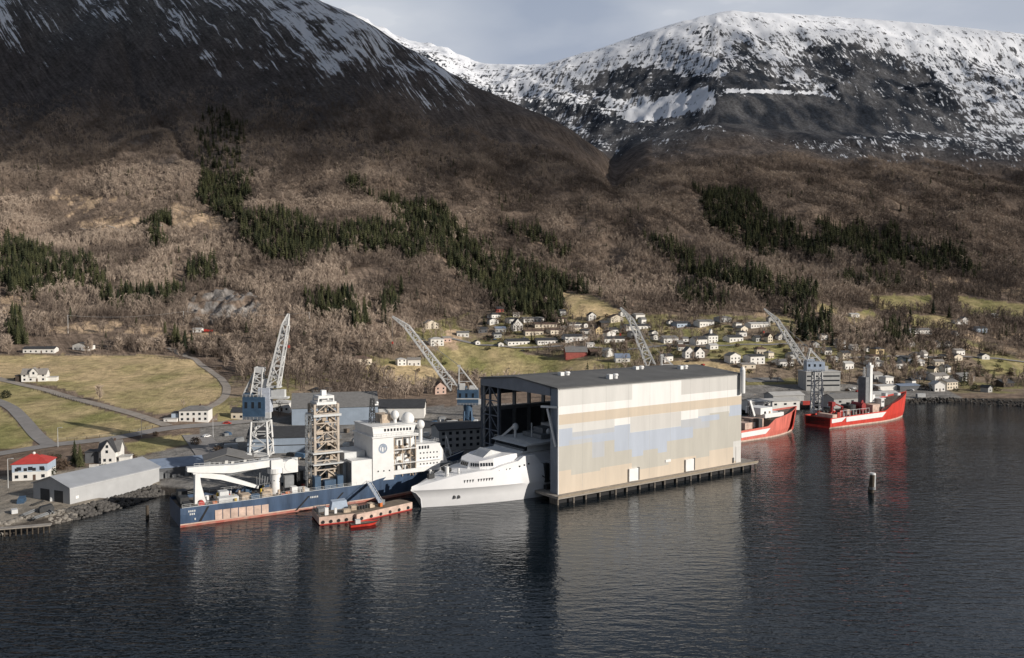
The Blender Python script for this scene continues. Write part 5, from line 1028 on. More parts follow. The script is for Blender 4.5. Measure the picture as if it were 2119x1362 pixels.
V = [  # label, px, py(base), width px, wall h, rise, wall, roof, style, yaw, windows, rows
('cream gabled house alone in the bare wood above the left village end', 894, 681, 27, 5, 3.4, 'c', 't', 'front', 10, 3, 2),
('white two-storey house with salmon neighbour on the slope left of the green field', 905, 716, 25, 6, 1.8, 'w', 'w', 'hip', 5, 3, 2),
('salmon annex-like house just right of the white two-storey one on the slope', 926, 708, 16, 3.6, 1.4, 'p', 't', 'side', 5, 2, 1),
('white bungalow with a dark left end above the top of the green field', 958, 697, 22, 3.6, 1.4, 'w', 'g', 'side', -6, 3, 1),
('tiny white shed at the top edge of the green field', 989, 714, 9, 3, 1.2, 'w', 'k', 'front', 0, 1, 1),
('dark slate house at the upper left end of the village', 1000, 689, 20, 3.6, 1.8, 'k', 'k', 'side', 0, 2, 1),
('grey-white house with a blue-grey roof beside the dark slate house', 1036, 688, 20, 3.8, 1.6, 'g', 'b', 'side', 0, 3, 1),
('dark red cottage below the black spruce stand', 1035, 646, 14, 3.4, 2, 'r', 'k', 'side', 0, 2, 1),
('small white garage at the left end of the long dark-roofed row', 1037, 718, 10, 3.2, 1.2, 'w', 'k', 'front', 0, 1, 1),
('long white bungalow with a dark roof, first of two along the green field', 1074, 714, 44, 3.4, 2.2, 'w', 'k', 'side', 4, 6, 1),
('long white bungalow with a dark roof, second of two along the green field', 1134, 712, 40, 3.4, 2.0, 'w', 'k', 'side', 4, 6, 1),
('wide white house with blue-tinged walls and dark roof above the red barn', 1193, 706, 44, 4.2, 2.0, 'w', 'k', 'side', 3, 6, 1),
('white house with a tall sharp gable in the upper left village', 1072, 685, 19, 6.5, 5.5, 'w', 'k', 'front', 0, 3, 2),
('long white-fronted house in the topmost row under the spruces', 1105, 666, 42, 3.2, 1.4, 'w', 'g', 'side', 0, 6, 1),
('long cream house in the second row from the top', 1130, 678, 42, 3.2, 1.4, 'c', 'n', 'side', 0, 6, 1),
('long cream house in the third row behind the first long bungalow', 1106, 694, 35, 3.8, 1.4, 'c', 'n', 'side', 2, 5, 1),
('cream house in the third row behind the second long bungalow', 1154, 691, 29, 3.6, 1.4, 'c', 'n', 'side', 2, 4, 1),
('white house in the second row right of a dark conifer', 1191, 678, 27, 3.4, 1.4, 'w', 'k', 'side', 0, 4, 1),
('small white outbuilding beside the second-row white house', 1213, 678, 9, 3.2, 1.2, 'w', 'k', 'front', 0, 1, 1),
('white house with pointed gable at the foot of the yellow hill', 1226, 663, 15, 5, 3.2, 'w', 'k', 'front', 0, 2, 2),
('dark brown house under the yellow hill', 1252, 676, 18, 3.8, 2, 'd', 'k', 'side', 0, 2, 1),
('white house between the yellow timber house and the wide blue-tinged one', 1214, 692, 18, 3.4, 1.6, 'w', 'k', 'side', 0, 2, 1),
('yellow timber house in the middle of the village', 1240, 692, 14, 5, 2.4, 'y', 'n', 'front', 0, 2, 2),
('red barn with a grey roof at the right of the green field', 1193, 741, 40, 5.2, 4.2, 'r', 'g', 'side', -12, 0, 1),
('small white shed standing right behind the red barn', 1223, 719, 14, 3, 1.2, 'w', 'w', 'side', 0, 1, 1),
('low brown stable right of the red barn', 1234, 735, 22, 3, 1.8, 'd', 'n', 'side', 0, 0, 1),
('cream chalet with broad gable left of the third crane tip', 1277, 667, 25, 4.6, 3, 'c', 'n', 'front', 0, 3, 1),
('white house below the cream chalet', 1270, 690, 21, 3.6, 1.8, 'w', 'k', 'side', 0, 3, 1),
('long white house with dark garage door above the white barn', 1272, 709, 40, 3.4, 2, 'w', 'k', 'side', 2, 5, 1),
('long white terrace house behind the third crane boom', 1322, 682, 52, 3.4, 1.6, 'w', 'k', 'side', 0, 7, 1),
('white barn touching the blue-roofed barn', 1263, 738, 20, 5.0, 2.2, 'w', 'w', 'front', 0, 0, 1),
('barn with a blue-grey roof and white wall behind the dock hall', 1289, 750, 27, 3.8, 3.2, 'w', 'b', 'side', -14, 2, 1),
('small white house right of the third crane boom', 1357, 704, 11, 3.8, 1.4, 'w', 'k', 'front', 0, 1, 1),
('white house with grey roof right of the third crane', 1389, 710, 30, 4.2, 2.2, 'w', 'g', 'side', 6, 4, 1),
('little white annex house next to the grey-roofed white house', 1419, 708, 11, 3.2, 1.4, 'w', 'g', 'side', 0, 1, 1),
('tiny white house at the left of the upper right row', 1389, 672, 10, 3.2, 1.4, 'w', 'k', 'front', 0, 1, 1),
('blue-white house in the upper right row', 1415, 677, 30, 3.6, 1.8, 'b', 'k', 'side', 0, 4, 1),
('large white house in the upper right row under the bare wood', 1463, 675, 32, 4.4, 1.8, 'w', 'g', 'side', 4, 5, 1),
('pale house with white end gable at the top of the right village', 1502, 667, 26, 4.4, 2, 'g', 'g', 'hip', 6, 3, 1),
('small white cube house left of the long white hall house', 1529, 679, 13, 4.4, 1.2, 'w', 'g', 'hip', 0, 2, 1),
('long white house just left of the fourth crane tip', 1574, 678, 42, 3.6, 1.4, 'w', 'w', 'side', 0, 7, 1),
('white house with a dark left wing in the central cluster', 1452, 713, 26, 4.6, 2.4, 'w', 'k', 'side', 10, 3, 1),
('tall white house with a small lantern tower in the central cluster', 1476, 709, 22, 6.2, 2.6, 'w', 'k', 'hip', 0, 3, 2),
('white low house in front of the tall lantern-tower house', 1478, 723, 18, 3.4, 1.6, 'w', 'w', 'side', 0, 2, 1),
('white twin-gabled house, left one of the pair behind the hall roof', 1428, 741, 19, 5.4, 4.0, 'w', 'g', 'front', 0, 2, 2),
('white twin-gabled house, right one of the pair behind the hall roof', 1449, 741, 19, 5.0, 4.0, 'w', 'k', 'front', 0, 2, 2),
('white house with dark roof at the left end of the mid right row', 1524, 707, 30, 3.8, 2, 'w', 'k', 'side', 0, 4, 1),
('small grey house in the mid right row', 1570, 707, 13, 3.6, 1.8, 'g', 'k', 'side', 0, 2, 1),
('cream pointed house beside the fourth crane boom', 1594, 708, 11, 5, 3, 'c', 'n', 'front', 0, 2, 2),
('white house with pale blue left wing above the hall end', 1522, 752, 24, 6.2, 2.4, 'w', 'g', 'front', 8, 3, 2),
('white block-like house with a dark roof above the hall end', 1568, 754, 32, 6.4, 1.6, 'w', 'k', 'side', -8, 3, 2),
('low cream shed below the white block-like house', 1550, 763, 27, 3.2, 1.2, 'c', 't', 'side', 0, 2, 1),
('grey-white house behind the fourth crane boom', 1628, 758, 32, 3.8, 1.8, 'w', 'g', 'side', 0, 4, 1),
('pale house half behind the fourth crane boom', 1643, 743, 18, 4, 1.8, 'g', 'k', 'side', 0, 2, 1),
('grey cottage under the spruces right of the fourth crane', 1689, 720, 13, 3.8, 1.8, 'g', 'k', 'front', 0, 2, 1),
('white cottage on the slope right of the fourth crane', 1706, 704, 16, 4.4, 1.8, 'w', 'k', 'hip', 0, 2, 1),
('cottage with white front among bare trees above the office', 1714, 734, 15, 3.8, 1.8, 'w', 'k', 'side', 0, 2, 1),
('grey-white house among the trees above the white tower', 1742, 715, 19, 4.4, 1.8, 'g', 'k', 'hip', 4, 2, 1),
('cream house with dark roof above the office block', 1752, 743, 19, 5, 1.8, 'c', 'k', 'side', 0, 2, 2),
('yellow two-storey square house above the white tower', 1821, 738, 20, 6.4, 1.8, 'y', 'k', 'hip', 0, 3, 2),
('small white shed left of the yellow square house', 1797, 728, 9, 3.4, 1.2, 'w', 'k', 'side', 0, 1, 1),
('white cabin at the right of the office block', 1727, 750, 16, 3.4, 1.2, 'w', 'w', 'side', 0, 2, 1),
('white house left of the white tower', 1758, 764, 21, 4.6, 1.6, 'w', 'w', 'side', 0, 3, 1),
('low white house right of the white tower', 1815, 759, 33, 3.8, 1.4, 'w', 't', 'side', 0, 5, 1),
('house with pale blue left end and white front, right of the tower', 1880, 753, 22, 4.6, 2, 'b', 'k', 'side', -8, 3, 1),
('white house at the end of the upper right-hand shore row', 1904, 757, 22, 3.6, 1.4, 'w', 'w', 'side', 0, 3, 1),
('white-grey house with pale roof above the bright red bow', 1841, 794, 21, 4.6, 1.6, 'w', 'w', 'hip', 0, 3, 1),
('grey-roofed workshop above the bright red ship', 1818, 786, 24, 4, 2, 'g', 't', 'side', 0, 2, 1),
('blue-grey house right of the bright red bow', 1914, 786, 26, 4.2, 2, 'b', 'k', 'side', 0, 3, 1),
('large pale house on the shore behind the white boathouse', 1950, 790, 36, 4.6, 2, 'w', 't', 'side', 0, 5, 1),
('white boathouse with a dark door on the right shore', 1945, 810, 22, 5, 2.4, 'w', 'w', 'front', 0, 3, 1),
('cream three-bay house beside the white boathouse', 1971, 806, 29, 5.6, 1.8, 'c', 'g', 'side', 0, 4, 2),
('grey-roofed shore house right of the cream three-bay house', 2003, 790, 38, 3.8, 3, 'g', 'g', 'side', 6, 3, 1),
('small grey boathouse on the far right shore', 2049, 812, 13, 3.4, 1.6, 'g', 'k', 'front', 0, 1, 1),
('dark-roofed boathouse on the far right shore', 2088, 801, 31, 3, 2.4, 'd', 'k', 'side', 0, 2, 1),
('long dark blue shed behind the bright red bow', 1883, 808, 44, 3.4, 1.0, 'k', 'b', 'side', 0, 0, 1),
('long low white shed left of the bright red bow', 1838, 808, 46, 3.2, .8, 'w', 'w', 'side', 0, 0, 1),
('pale house with a dark garage in the right-hand trees', 1988, 735, 22, 4, 1.6, 'w', 't', 'side', 0, 3, 1),
('little dark cabin with white gable at the right-hand field', 2040, 744, 16, 3.4, 1.8, 'w', 'k', 'front', 0, 1, 1),
('long white farm building half behind dark bushes on the right slope', 1906, 691, 52, 3.6, 1.6, 'w', 'g', 'side', 0, 6, 1),
('blue-white house on the far right slope', 2032, 688, 24, 4.2, 1.8, 'b', 'k', 'side', 0, 3, 1),
('white gabled farmhouse right of the two dark spruces', 1997, 671, 14, 5, 2.6, 'w', 'g', 'front', 0, 2, 1),
('long low annex beside the white gabled farmhouse', 1985, 671, 16, 3, 1.2, 'w', 'g', 'side', 0, 2, 1),
('pale hut near the top right fields', 2060, 658, 16, 3.4, 1.4, 'g', 'w', 'side', 0, 2, 1),
('tiny pale cabin below the two dark spruces', 1981, 696, 10, 3.4, 1.4, 'w', 't', 'front', 0, 1, 1),
('white hut at the edge of the dark wood on the right slope', 1770, 657, 18, 3.2, 1.2, 'w', 'w', 'side', 0, 2, 1),
('cream house with brown roof at the left edge of the pale field', 748, 755, 40, 4.6, 2.4, 'c', 'n', 'hip', 8, 4, 1),
('white cube-like house, left of two behind the second crane boom', 832, 757, 17, 5.0, 1.4, 'w', 'w', 'hip', 0, 2, 2),
('white house with dark car port, right of two behind the second crane boom', 857, 757, 24, 4.8, 1.6, 'w', 't', 'side', 0, 3, 1),
('salmon and cream gabled house behind the second crane', 912, 816, 22, 5.2, 3.4, 'p', 'n', 'front', 8, 2, 2),
]
import re
def kind_of(lab):
    n_ = re.split(r',| (?:with|in|at|above|below|behind|beside|left|right|under|among|half|just|touching|alone|between|standing|of|on|near|next|and|from) ', lab)[0].split()[-1]
    return n_ if n_ in ('barn', 'shed', 'cottage', 'cabin', 'hut', 'boathouse', 'bungalow', 'garage', 'stable', 'workshop', 'chalet', 'farmhouse') else 'house'
for r_ in V:
    lab, px, py, wpx, wh, rise, wc, rc, st, yaw, wn, rows = r_
    house(lab, px, py, wpx * 1.12, wh * 1.05, rise, wc, rc, st, None, yaw + 20 + rnd.uniform(-9, 9), wn, rows, chim=(wpx > 16 and wc not in 'rk'), name=kind_of(lab), cat=kind_of(lab).replace('_', ' '))
lt = [o for o in bpy.data.objects if 'lantern tower in' in str(o.get('label', ''))][0]
m = MB(); m.box(-1.1, 1.1, 3, 5.2, 7.4, 10.6); m.prism([(-1.4, 10.6), (1.4, 10.6), (0, 12.6)], 'y', 2.8, 5.4); m.build('lantern_tower', WALLC['w'], lt)

def hit(x, y, rad): return any((x - a) ** 2 + (y - b) ** 2 < (rad + c) ** 2 for a, b, c in HOUSE_PTS)
rg = random.Random(33)
for grp, lab, polyg, n_ in (('small houses and garages in the upper village', 'small plain house or garage among the houses of the upper village', [(1000, 1340), (652, 705)], 14), ('small houses and garages in the right village', 'small plain house or garage among the houses behind the fourth crane', [(1350, 1720), (668, 760)], 14), ('small houses and garages on the right shore', 'small plain house or garage among the houses on the right shore', [(1740, 2010), (715, 800)], 16)):
    k = 0
    for _ in range(400):
        a_, b_ = rg.uniform(*polyg[0]), rg.uniform(*polyg[1]); q_ = pick(a_, b_)
        if hit(q_.x, q_.y + 4, 7) or (985 < a_ < 1545 and b_ > 752): continue
        house(lab, a_, b_, rg.uniform(11, 24), rg.uniform(3.2, 4.8), rg.uniform(1.2, 2.6), rg.choice('wwwwcg'), rg.choice('kkgnt'), rg.choice(['side', 'side', 'front', 'hip']), None, rg.uniform(5, 38), rg.choice([1, 2, 3]), 1, chim=rg.random() < .5, group=grp); k += 1
        if k >= n_: break

# ------------------------------------------------------------------ shipyard and harbour buildings
def shed(label, o, heading, L, Wd, eave, rise, wc, rc, name='shed', cat='shed', zb=-1.5, gate=True, win=0):
    """x along the ridge from o, y to the left of the heading"""
    t = thing(name, label, cat, (o[0], o[1], o[2] if len(o) > 2 else 3.2), math.atan2(heading[1], heading[0]))
    m = MB(); m.prism([(0, zb), (Wd, zb), (Wd, eave), (Wd / 2, eave + rise), (0, eave)], 'x', 0, L); m.build('wall', WALLC[wc], t)
    m = MB(); s = rise / (Wd / 2); q = .5
    m.prism([(-q, eave - q * s + .03), (Wd / 2, eave + rise + .03), (Wd + q, eave - q * s + .03), (Wd + q, eave - q * s + .35), (Wd / 2, eave + rise + .35), (-q, eave - q * s + .35)], 'x', -q, L + q); m.build('roof', ROOFC[rc], t)
    if gate: MB().box(-.06, .05, Wd * .18, Wd * .42, 0, eave * .75).build('gate', ROOFC['k'], t); MB().box(-.06, .05, Wd * .55, Wd * .8, 0, eave * .75).build('gate', ROOFC['k'], t)
    for k in range(win): MB().box(L * (k + .5) / win - 1.0, L * (k + .5) / win + 1.0, -.06, .05, eave * .45, eave * .72).build('window', GLASS, t)
    HOUSE_PTS.append((t.location.x, t.location.y, 12))
    return t
t = shed('long pale grey sheet-metal shed on the stone-edged left shore', (-152.9, 280.5, 3.0), (.41, .912), 38.5, 18.8, 5.9, 3.0, 's', 's', 'warehouse', 'shed')
MB().box(2.2, 3.4, -.07, .05, 1.6, 2.6).build('wall_plate', W_, t)
m = MB(); m.box(-.2, 38.7, -.25, -.02, 5.5, 5.8); m.build('gutter', W_grey, t)
t = shed('low blue-grey roofed shed joined to the far end of the pale grey shed', (-143.0, 317.5, 3.2), (.88, .47), 21, 15, 4.4, 2.2, 'k', 'b', 'storage_shed', 'shed')
m = MB(); [m.box(2 + k * 2.4, 3.6 + k * 2.4, -1.2, -.1, .1, 1 + (k * 7 % 4) * .7) for k in range(8)]; m.build('stacked_gear', GREY, t)
t = thing('low_gabled_shed', 'low dark grey shed with a wide shallow gable, behind the blue ship crane', 'shed', at_z(466, 964, 3.4), .30)
m = MB(); m.prism([(-11, -1.5), (11, -1.5), (11, 1.6), (.5, 4.6), (-11, 1.6)], 'y', 0, 16); m.build('wall', WALLC['k'], t)
m = MB(); m.prism([(-11.6, 1.45), (.5, 4.63), (11.6, 1.45), (11.6, 1.8), (.5, 5.0), (-11.6, 1.8)], 'y', -.5, 16.4); m.build('roof', ROOFC['g'], t)
for k in range(8): MB().box(-10 + k * 2.5, -8.8 + k * 2.5, -1.8 - (k % 2) * .6, -.9, .1, 1.6 + (k * 5 % 3) * .4).build('white_drum', WALLC['w'], t)
HOUSE_PTS.append((-124, 355, 13))
p = at_z(512, 941, 3.8); t = shed('low blue-grey hall with a dark roof between tall crane and lattice tower', (p.x, p.y, 3.8), (.985, .17), 31, 20, 7.4, 3.4, 'u', 'k', 'workshop_hall', 'hall', win=0)
m = MB(); m.box(0, 31, -.08, .02, 3.6, 4.0); m.build('wall_band', ROOFC['k'], t); MB().box(-.08, .02, 3, 12, 2, 5).build('window_strip', GLASS, t)
p = at_z(604, 882, 4.2); t = shed('big blue-grey hall with a wide dark grey roof behind the lattice tower', (p.x, p.y, 4.2), (.97, .22), 47, 30, 9.8, 6.5, 'u', 'g', 'fabrication_hall', 'hall')
p = at_z(736, 866, 4.2); t = shed('long white-walled hall under a dark roof behind the blue ship bridge', (p.x, p.y, 4.2), (.998, .05), 40, 22, 6.0, 3.6, 'w', 'k', 'yard_hall', 'hall')
p = at_z(905, 940, 3.6); t = shed('grey yard office in the shade left of the dock hall', (p.x, p.y + 8, 3.6), (.93, .36), 26, 13, 9.6, 2.0, 'g', 'k', 'yard_office', 'office', gate=False)
for r2 in range(3):
    for k in range(7): MB().box(1.5 + k * 3.4, 2.9 + k * 3.4, -.06, .05, 1.4 + r2 * 2.9, 2.8 + r2 * 2.9).build('window', GLASS, t)
p = at_z(862, 900, 4); t = shed('low flat shed with a dark roof behind the blue ship bow', (p.x, p.y, 4), (.96, .27), 30, 14, 3.6, 1.4, 'k', 'k', 'low_shed', 'shed', gate=False)
t = house('pale control cabin with dark flat roof seen above the lattice tower', 662, 838, 34, 9.5, .4, 'g', 'k', 'flat', 9, -4, 3, 2, chim=False, name='control_cabin', cat='cabin', base=at_z(662, 835, 4.5))
# right-hand harbour
p = at_z(1548, 806, 4); t = shed('white-walled workshop with a grey roof just right of the dock hall corner', (p.x, p.y, 4), (.985, .17), 30, 15, 5.6, 2.4, 'w', 'g', 'workshop', 'shed', gate=False, win=3)
p = at_z(1557, 849, 3.4); t = shed('long low white shed behind the faded red ship', (p.x, p.y + 3, 3.4), (.96, .27), 36, 11, 4.6, 1.2, 'w', 'w', 'quay_shed', 'shed', gate=False, win=5)
p = at_z(1600, 832, 3.6); t = shed('low pale shed between the long white quay shed and the office block', (p.x, p.y, 3.6), (.97, .24), 24, 12, 4.2, 1.8, 'g', 'w', 'quay_shed', 'shed', gate=False)
p = at_z(1668, 812, 4); t = thing('office_block', 'pale grey office block with dark window bands beside the fourth crane', 'office', (p.x, p.y, 4), .1)
m = MB(); m.box(0, 27, 0, 14, -1, 15.2); m.build('wall', WALLC['g'], t); MB().box(-.4, 27.4, -.4, 14.4, 15.21, 15.8).build('roof', ROOFC['w'], t)
for z in (4.6, 8.2, 11.6): MB().box(.6, 26.4, -.07, .03, z, z + 1.1).build('window_band', GLASS, t)
MB().box(10, 14, -.08, .03, 0, 3.4).build('entrance', GLASS, t); MB().box(2, 8, 3, 9, 15.8, 17.6).build('roof_plant', WALLC['w'], t)
p = at_z(1612, 786, 4); t = shed('dark blue-grey hall left of the office block', (p.x, p.y, 4), (.985, .17), 24, 18, 8.0, 2.2, 'k', 'b', 'machine_hall', 'hall', gate=False)
p = at_z(1728, 842, 3.4); t = shed('grey warehouse behind the bright red ship', (p.x, p.y + 2, 3.4), (.95, .31), 30, 13, 5.0, 2.4, 'g', 'g', 'quay_warehouse', 'warehouse', gate=False, win=3)
p = at_z(1800, 830, 3.4); t = shed('low white-roofed shed right of the white tower', (p.x, p.y + 3, 3.4), (.97, .24), 26, 11, 3.8, 1.6, 'g', 'w', 'boat_shed', 'shed', gate=False, win=3)

# containers and small yard things
def container(label, px, py, z, paint, yaw=0, n=1):
    p = at_z(px, py, z); t = thing('shipping_container', label, 'container', p, yaw, 'shipping containers in the yard')
    m = MB(); m.box(-3.05, 3.05, -1.22, 1.22, .1, 2.6); [m.box(-3 + k * .5, -2.8 + k * .5, -1.27, 1.27, .25, 2.45) for k in range(12)]; m.build('body', paint, t)
    MB().box(-3.08, -3.05, -1.1, 1.1, .2, 2.5).build('door', GREY, t); return t
container('blue container, left of two on the rack behind the lattice tower', 711, 806, 5.5, BLUEC, .1)
container('blue container, right of two on the rack behind the lattice tower', 737, 803, 5.5, BLUEC, .2)
container('blue container below the rack, on the ground', 734, 826, 5, BLUEC, .1)
container('rusty brown container beside the lone blue one', 722, 826, 5, mat('rust_brown', (.26, .10, .05), .8), .1)
container('white container near the low dark gabled shed', 478, 930, 4.4, W_grey, .3)
container('grey container near the pale cabin', 690, 812, 5, GREY, .0)
container('white container by the second crane foot', 935, 880, 4.5, W_grey, .4)
container('orange container by the second crane foot', 918, 884, 4.5, ORANGE, .4)
container('red container on the quay between the two red ships', 1668, 838, 3.6, REDB, .2)
container('white container on the quay right of the bright red bow', 1905, 822, 3.4, W_grey, .1)
t = thing('storage_rack', 'long steel storage rack carrying blue containers behind the lattice tower', 'rack', at_z(690, 815, 4.6), .06)
m = MB(); m.box(0, 40, 0, 3.4, .3, .8); m.box(0, 40, 0, 3.4, -.6, -.1); [m.box(k * 4, k * 4 + .3, 0, 3.4, -1.4, .3) for k in range(11)]; m.build('shelf_frame', GREY, t); MB().box(34, 40, .2, 3.2, .8, 4.6).build('pale_crate', WALLC['g'], t)

def clutter(px, py, z, group, label, r):
    p = at_z(px, py, z); k = r.random(); t = thing('yard_load', label, 'load', p, r.uniform(0, 3), group)
    if k < .35:
        m = MB(); m.box(-1.4, 1.4, -.9, .9, .15, r.uniform(.9, 2.2)); m.build('crate', r.choice([BEIGE, GREY, W_grey, WOODD]), t); m = MB(); m.box(-1.5, 1.5, -1, 1, 0, .15); m.build('pallet', WOODD, t)
    elif k < .6:
        m = MB(); [m.tube((-3, -.5 + q * .5, .25 + (q == 1) * .4), (3, -.5 + q * .5, .25 + (q == 1) * .4), .24, n=7) for q in range(3)]; m.build('pipe_stack', r.choice([GREY, DARK, GREY]), t); MB().box(-2, -1.8, -1, 1, -.1, .05).build('skid', WOODD, t)
    else:
        m = MB(); m.box(-2.2, 2.2, -1.1, 1.1, .1, 1.3); m.prism([(-2.2, 1.3), (2.2, 1.3), (1.7, r.uniform(1.7, 2.6)), (-1.5, 1.9)], 'y', -1, 1); m.build('skip', r.choice([BLUEC, DARK, W_grey, GREY]), t); MB().box(-1.9, 1.9, -.9, .9, 0, .1).build('skid', DARK, t)
rc = random.Random(21)
for k in range(34):
    u = rc.random(); clutter(395 + 250 * u, rc.uniform(958, 985) - 26 * u, 3.6, 'loads stacked on the quay behind the blue ship', 'small stacked load on the quay behind the blue ship', rc)
for k in range(16): clutter(rc.uniform(700, 860), rc.uniform(892, 925), 4.2, 'loads in the yard behind the blue ship bridge', 'small load lying in the yard behind the blue ship bridge', rc)
for k in range(34): clutter(rc.uniform(430, 640), rc.uniform(888, 950), 4.4, 'loads in the open yard around the tall crane', 'small load lying in the open yard around the tall crane', rc)
for k in range(20): clutter(rc.uniform(860, 985), rc.uniform(868, 905), 4.4, 'loads in the yard below the second crane', 'small load lying in the yard below the second crane', rc)
for k in range(26): clutter(rc.uniform(1560, 1900), rc.uniform(806, 846), 3.6, 'loads on the quay behind the red ships', 'small load on the quay behind the red ships', rc)
for k in range(8): clutter(rc.uniform(20, 120), rc.uniform(1030, 1075), 3.0, 'loads on the open ground left of the grey shed', 'small load on the open ground left of the grey shed', rc)

# lamp posts, poles, power line, garden fence
def lamp(label, px, py, h=9):
    p = pick(px, py); t = thing('street_lamp', label, 'lamp', p, 0, 'street lamps in the yard')
    MB().tube((0, 0, -.5), (0, 0, h), .13, .08, 8).build('post', W_grey, t); m = MB(); m.bar((0, 0, h - .1), (1.6, 0, h + .15), .12); m.box(1.2, 2.1, -.18, .18, h, h + .22); m.build('lamp_head', W_grey, t)
lamp('street lamp at the road junction by the two-storey house', 441, 905); lamp('street lamp on the main road above the white villa', 293, 905); lamp('street lamp beside the red roofed house', 17, 1010, 11); lamp('street lamp at the left end of the main road', 120, 925)
def pole(label, px, py, h):
    p = pick(px, py); t = thing('power_pole', label, 'pole', p, 0, 'power poles on the slope'); MB().tube((0, 0, -1), (0, 0, h), .22, .15, 8).build('post', W_grey, t); m = MB(); m.bar((-1.6, 0, h - .6), (1.6, 0, h - .6), .16); m.build('cross_arm', GREY, t); return p + Vector((0, 0, h - .5))
a = pole('power pole above the small white gabled house', 141, 690, 17); b = pole('power pole in the bare wood left of the quarry', 380, 672, 13); c = pole('power pole behind the tall crane tip', 640, 672, 12)
m = MB()
for p0, p1 in ((a, b), (b, c)):
    pr = None
    for k in range(13):
        q = p0.lerp(p1, k / 12); q.z -= 3.2 * (1 - (2 * k / 12 - 1) ** 2)
        if pr is not None: m.bar(pr, q, .14, n=3)
        pr = q
o = m.build('power_line', W_grey); tag(o, 'thin power line sagging between the poles on the left slope', 'cable')
p = pick(238, 966); t = thing('garden_fence', 'white picket fence in front of the white timber villa', 'fence', p, .18)
m = MB(); m.box(-10, 10, -.05, .05, .35, .5); m.box(-10, 10, -.05, .05, .95, 1.1); [m.box(-10 + k * .5, -9.75 + k * .5, -.06, .06, 0, 1.35) for k in range(41)]; m.build('pickets', WALLC['w'], t)
t = thing('truck', 'small red tipper truck on the quarry road', 'truck', pick(432, 688), .1)
MB().box(-2, 3.4, -1.2, 1.2, 1.0, 2.6).build('tipper_body', REDB, t); MB().box(-4.2, -2.2, -1.15, 1.15, .8, 3.0).build('cab', REDB, t); w0 = MB().tube((0, -1.3, .5), (0, -.9, .5), .5, n=12).build('wheel', BLACKR, t, loc=(-3.2, 0, 0)); copy_part(w0, t).location = (.6, 0, 0); copy_part(w0, t).location = (2.4, 0, 0)
def car(label, px, py, paint, yaw):
    p = pick(px, py); t = thing('parked_car', label, 'car', p, yaw, 'cars parked near the houses' if 'small' not in label else 'small cars ' + label.split(' parked ')[-1].split(' car ')[-1])
    m = MB(); m.prism([(-2.1, .35), (2.1, .35), (2.15, .75), (1.3, .9), (.7, 1.45), (-1.1, 1.45), (-1.9, .95), (-2.15, .85)], 'y', -.85, .85); m.build('body', paint, t); m = MB(); m.prism([(-1.5, .95), (1.1, .95), (.6, 1.38), (-1.0, 1.38)], 'y', -.87, .87); m.build('window', GLASS, t)
    w0 = MB().tube((0, -.9, .33), (0, .9, .33), .33, n=10).build('wheel', BLACKR, t, loc=(-1.3, 0, 0)); copy_part(w0, t).location = (1.3, 0, 0)
rk = random.Random(8)
for k in range(12): car('small parked car among the village houses', *((rk.uniform(1010, 1330), rk.uniform(700, 728)) if k < 6 else (rk.uniform(1400, 1960), rk.uniform(706, 768))), rk.choice([W_, DARK, GREY, REDB, BLUEC]), rk.uniform(0, 3))
for k in range(9): car('small car parked in the right harbour yard', rk.uniform(1640, 1960), rk.uniform(800, 830), rk.choice([W_, DARK, GREY, REDB]), rk.uniform(0, 3))
def post_fence(label, pts):
    t = thing('field_fence', label, 'fence', pick(*pts[0])); m = MB(); o_ = t.location.copy(); m2 = MB(); prev = None
    for a_, b_ in zip(pts[:-1], pts[1:]):
        A, B = pick(*a_), pick(*b_); n_ = max(2, int((B - A).length / 4))
        for k in range(n_):
            q_ = A.lerp(B, k / n_); q_.z = gz(q_.x, q_.y); q_ -= o_; m.bar(q_ - Vector((0, 0, .2)), q_ + Vector((0, 0, 1.25)), .14)
            if prev is not None: m2.bar(prev + Vector((0, 0, 1.1)), q_ + Vector((0, 0, 1.1)), .06); m2.bar(prev + Vector((0, 0, .6)), q_ + Vector((0, 0, .6)), .06)
            prev = q_
    m.build('post', TIMB, t); m2.build('wire', GREY, t)
post_fence('post and wire fence along the upper edge of the main road', [(118, 912), (180, 908), (232, 903), (286, 892), (330, 881)])
post_fence('post and wire fence below the road between the two fields', [(62, 807), (110, 817), (170, 836), (232, 852)])
post_fence('post and wire fence along the top of the big field', [(110, 737), (200, 737), (300, 738), (390, 748)])
car('black car parked left of the two-storey house terrace', 352, 872, DARK, .3); car('white car parked on the access road', 428, 905, W_, 1.0); car('dark car parked by the white farmhouse', 36, 785, DARK, .4); car('red car parked on the main road by the yard', 470, 878, REDB, .1)
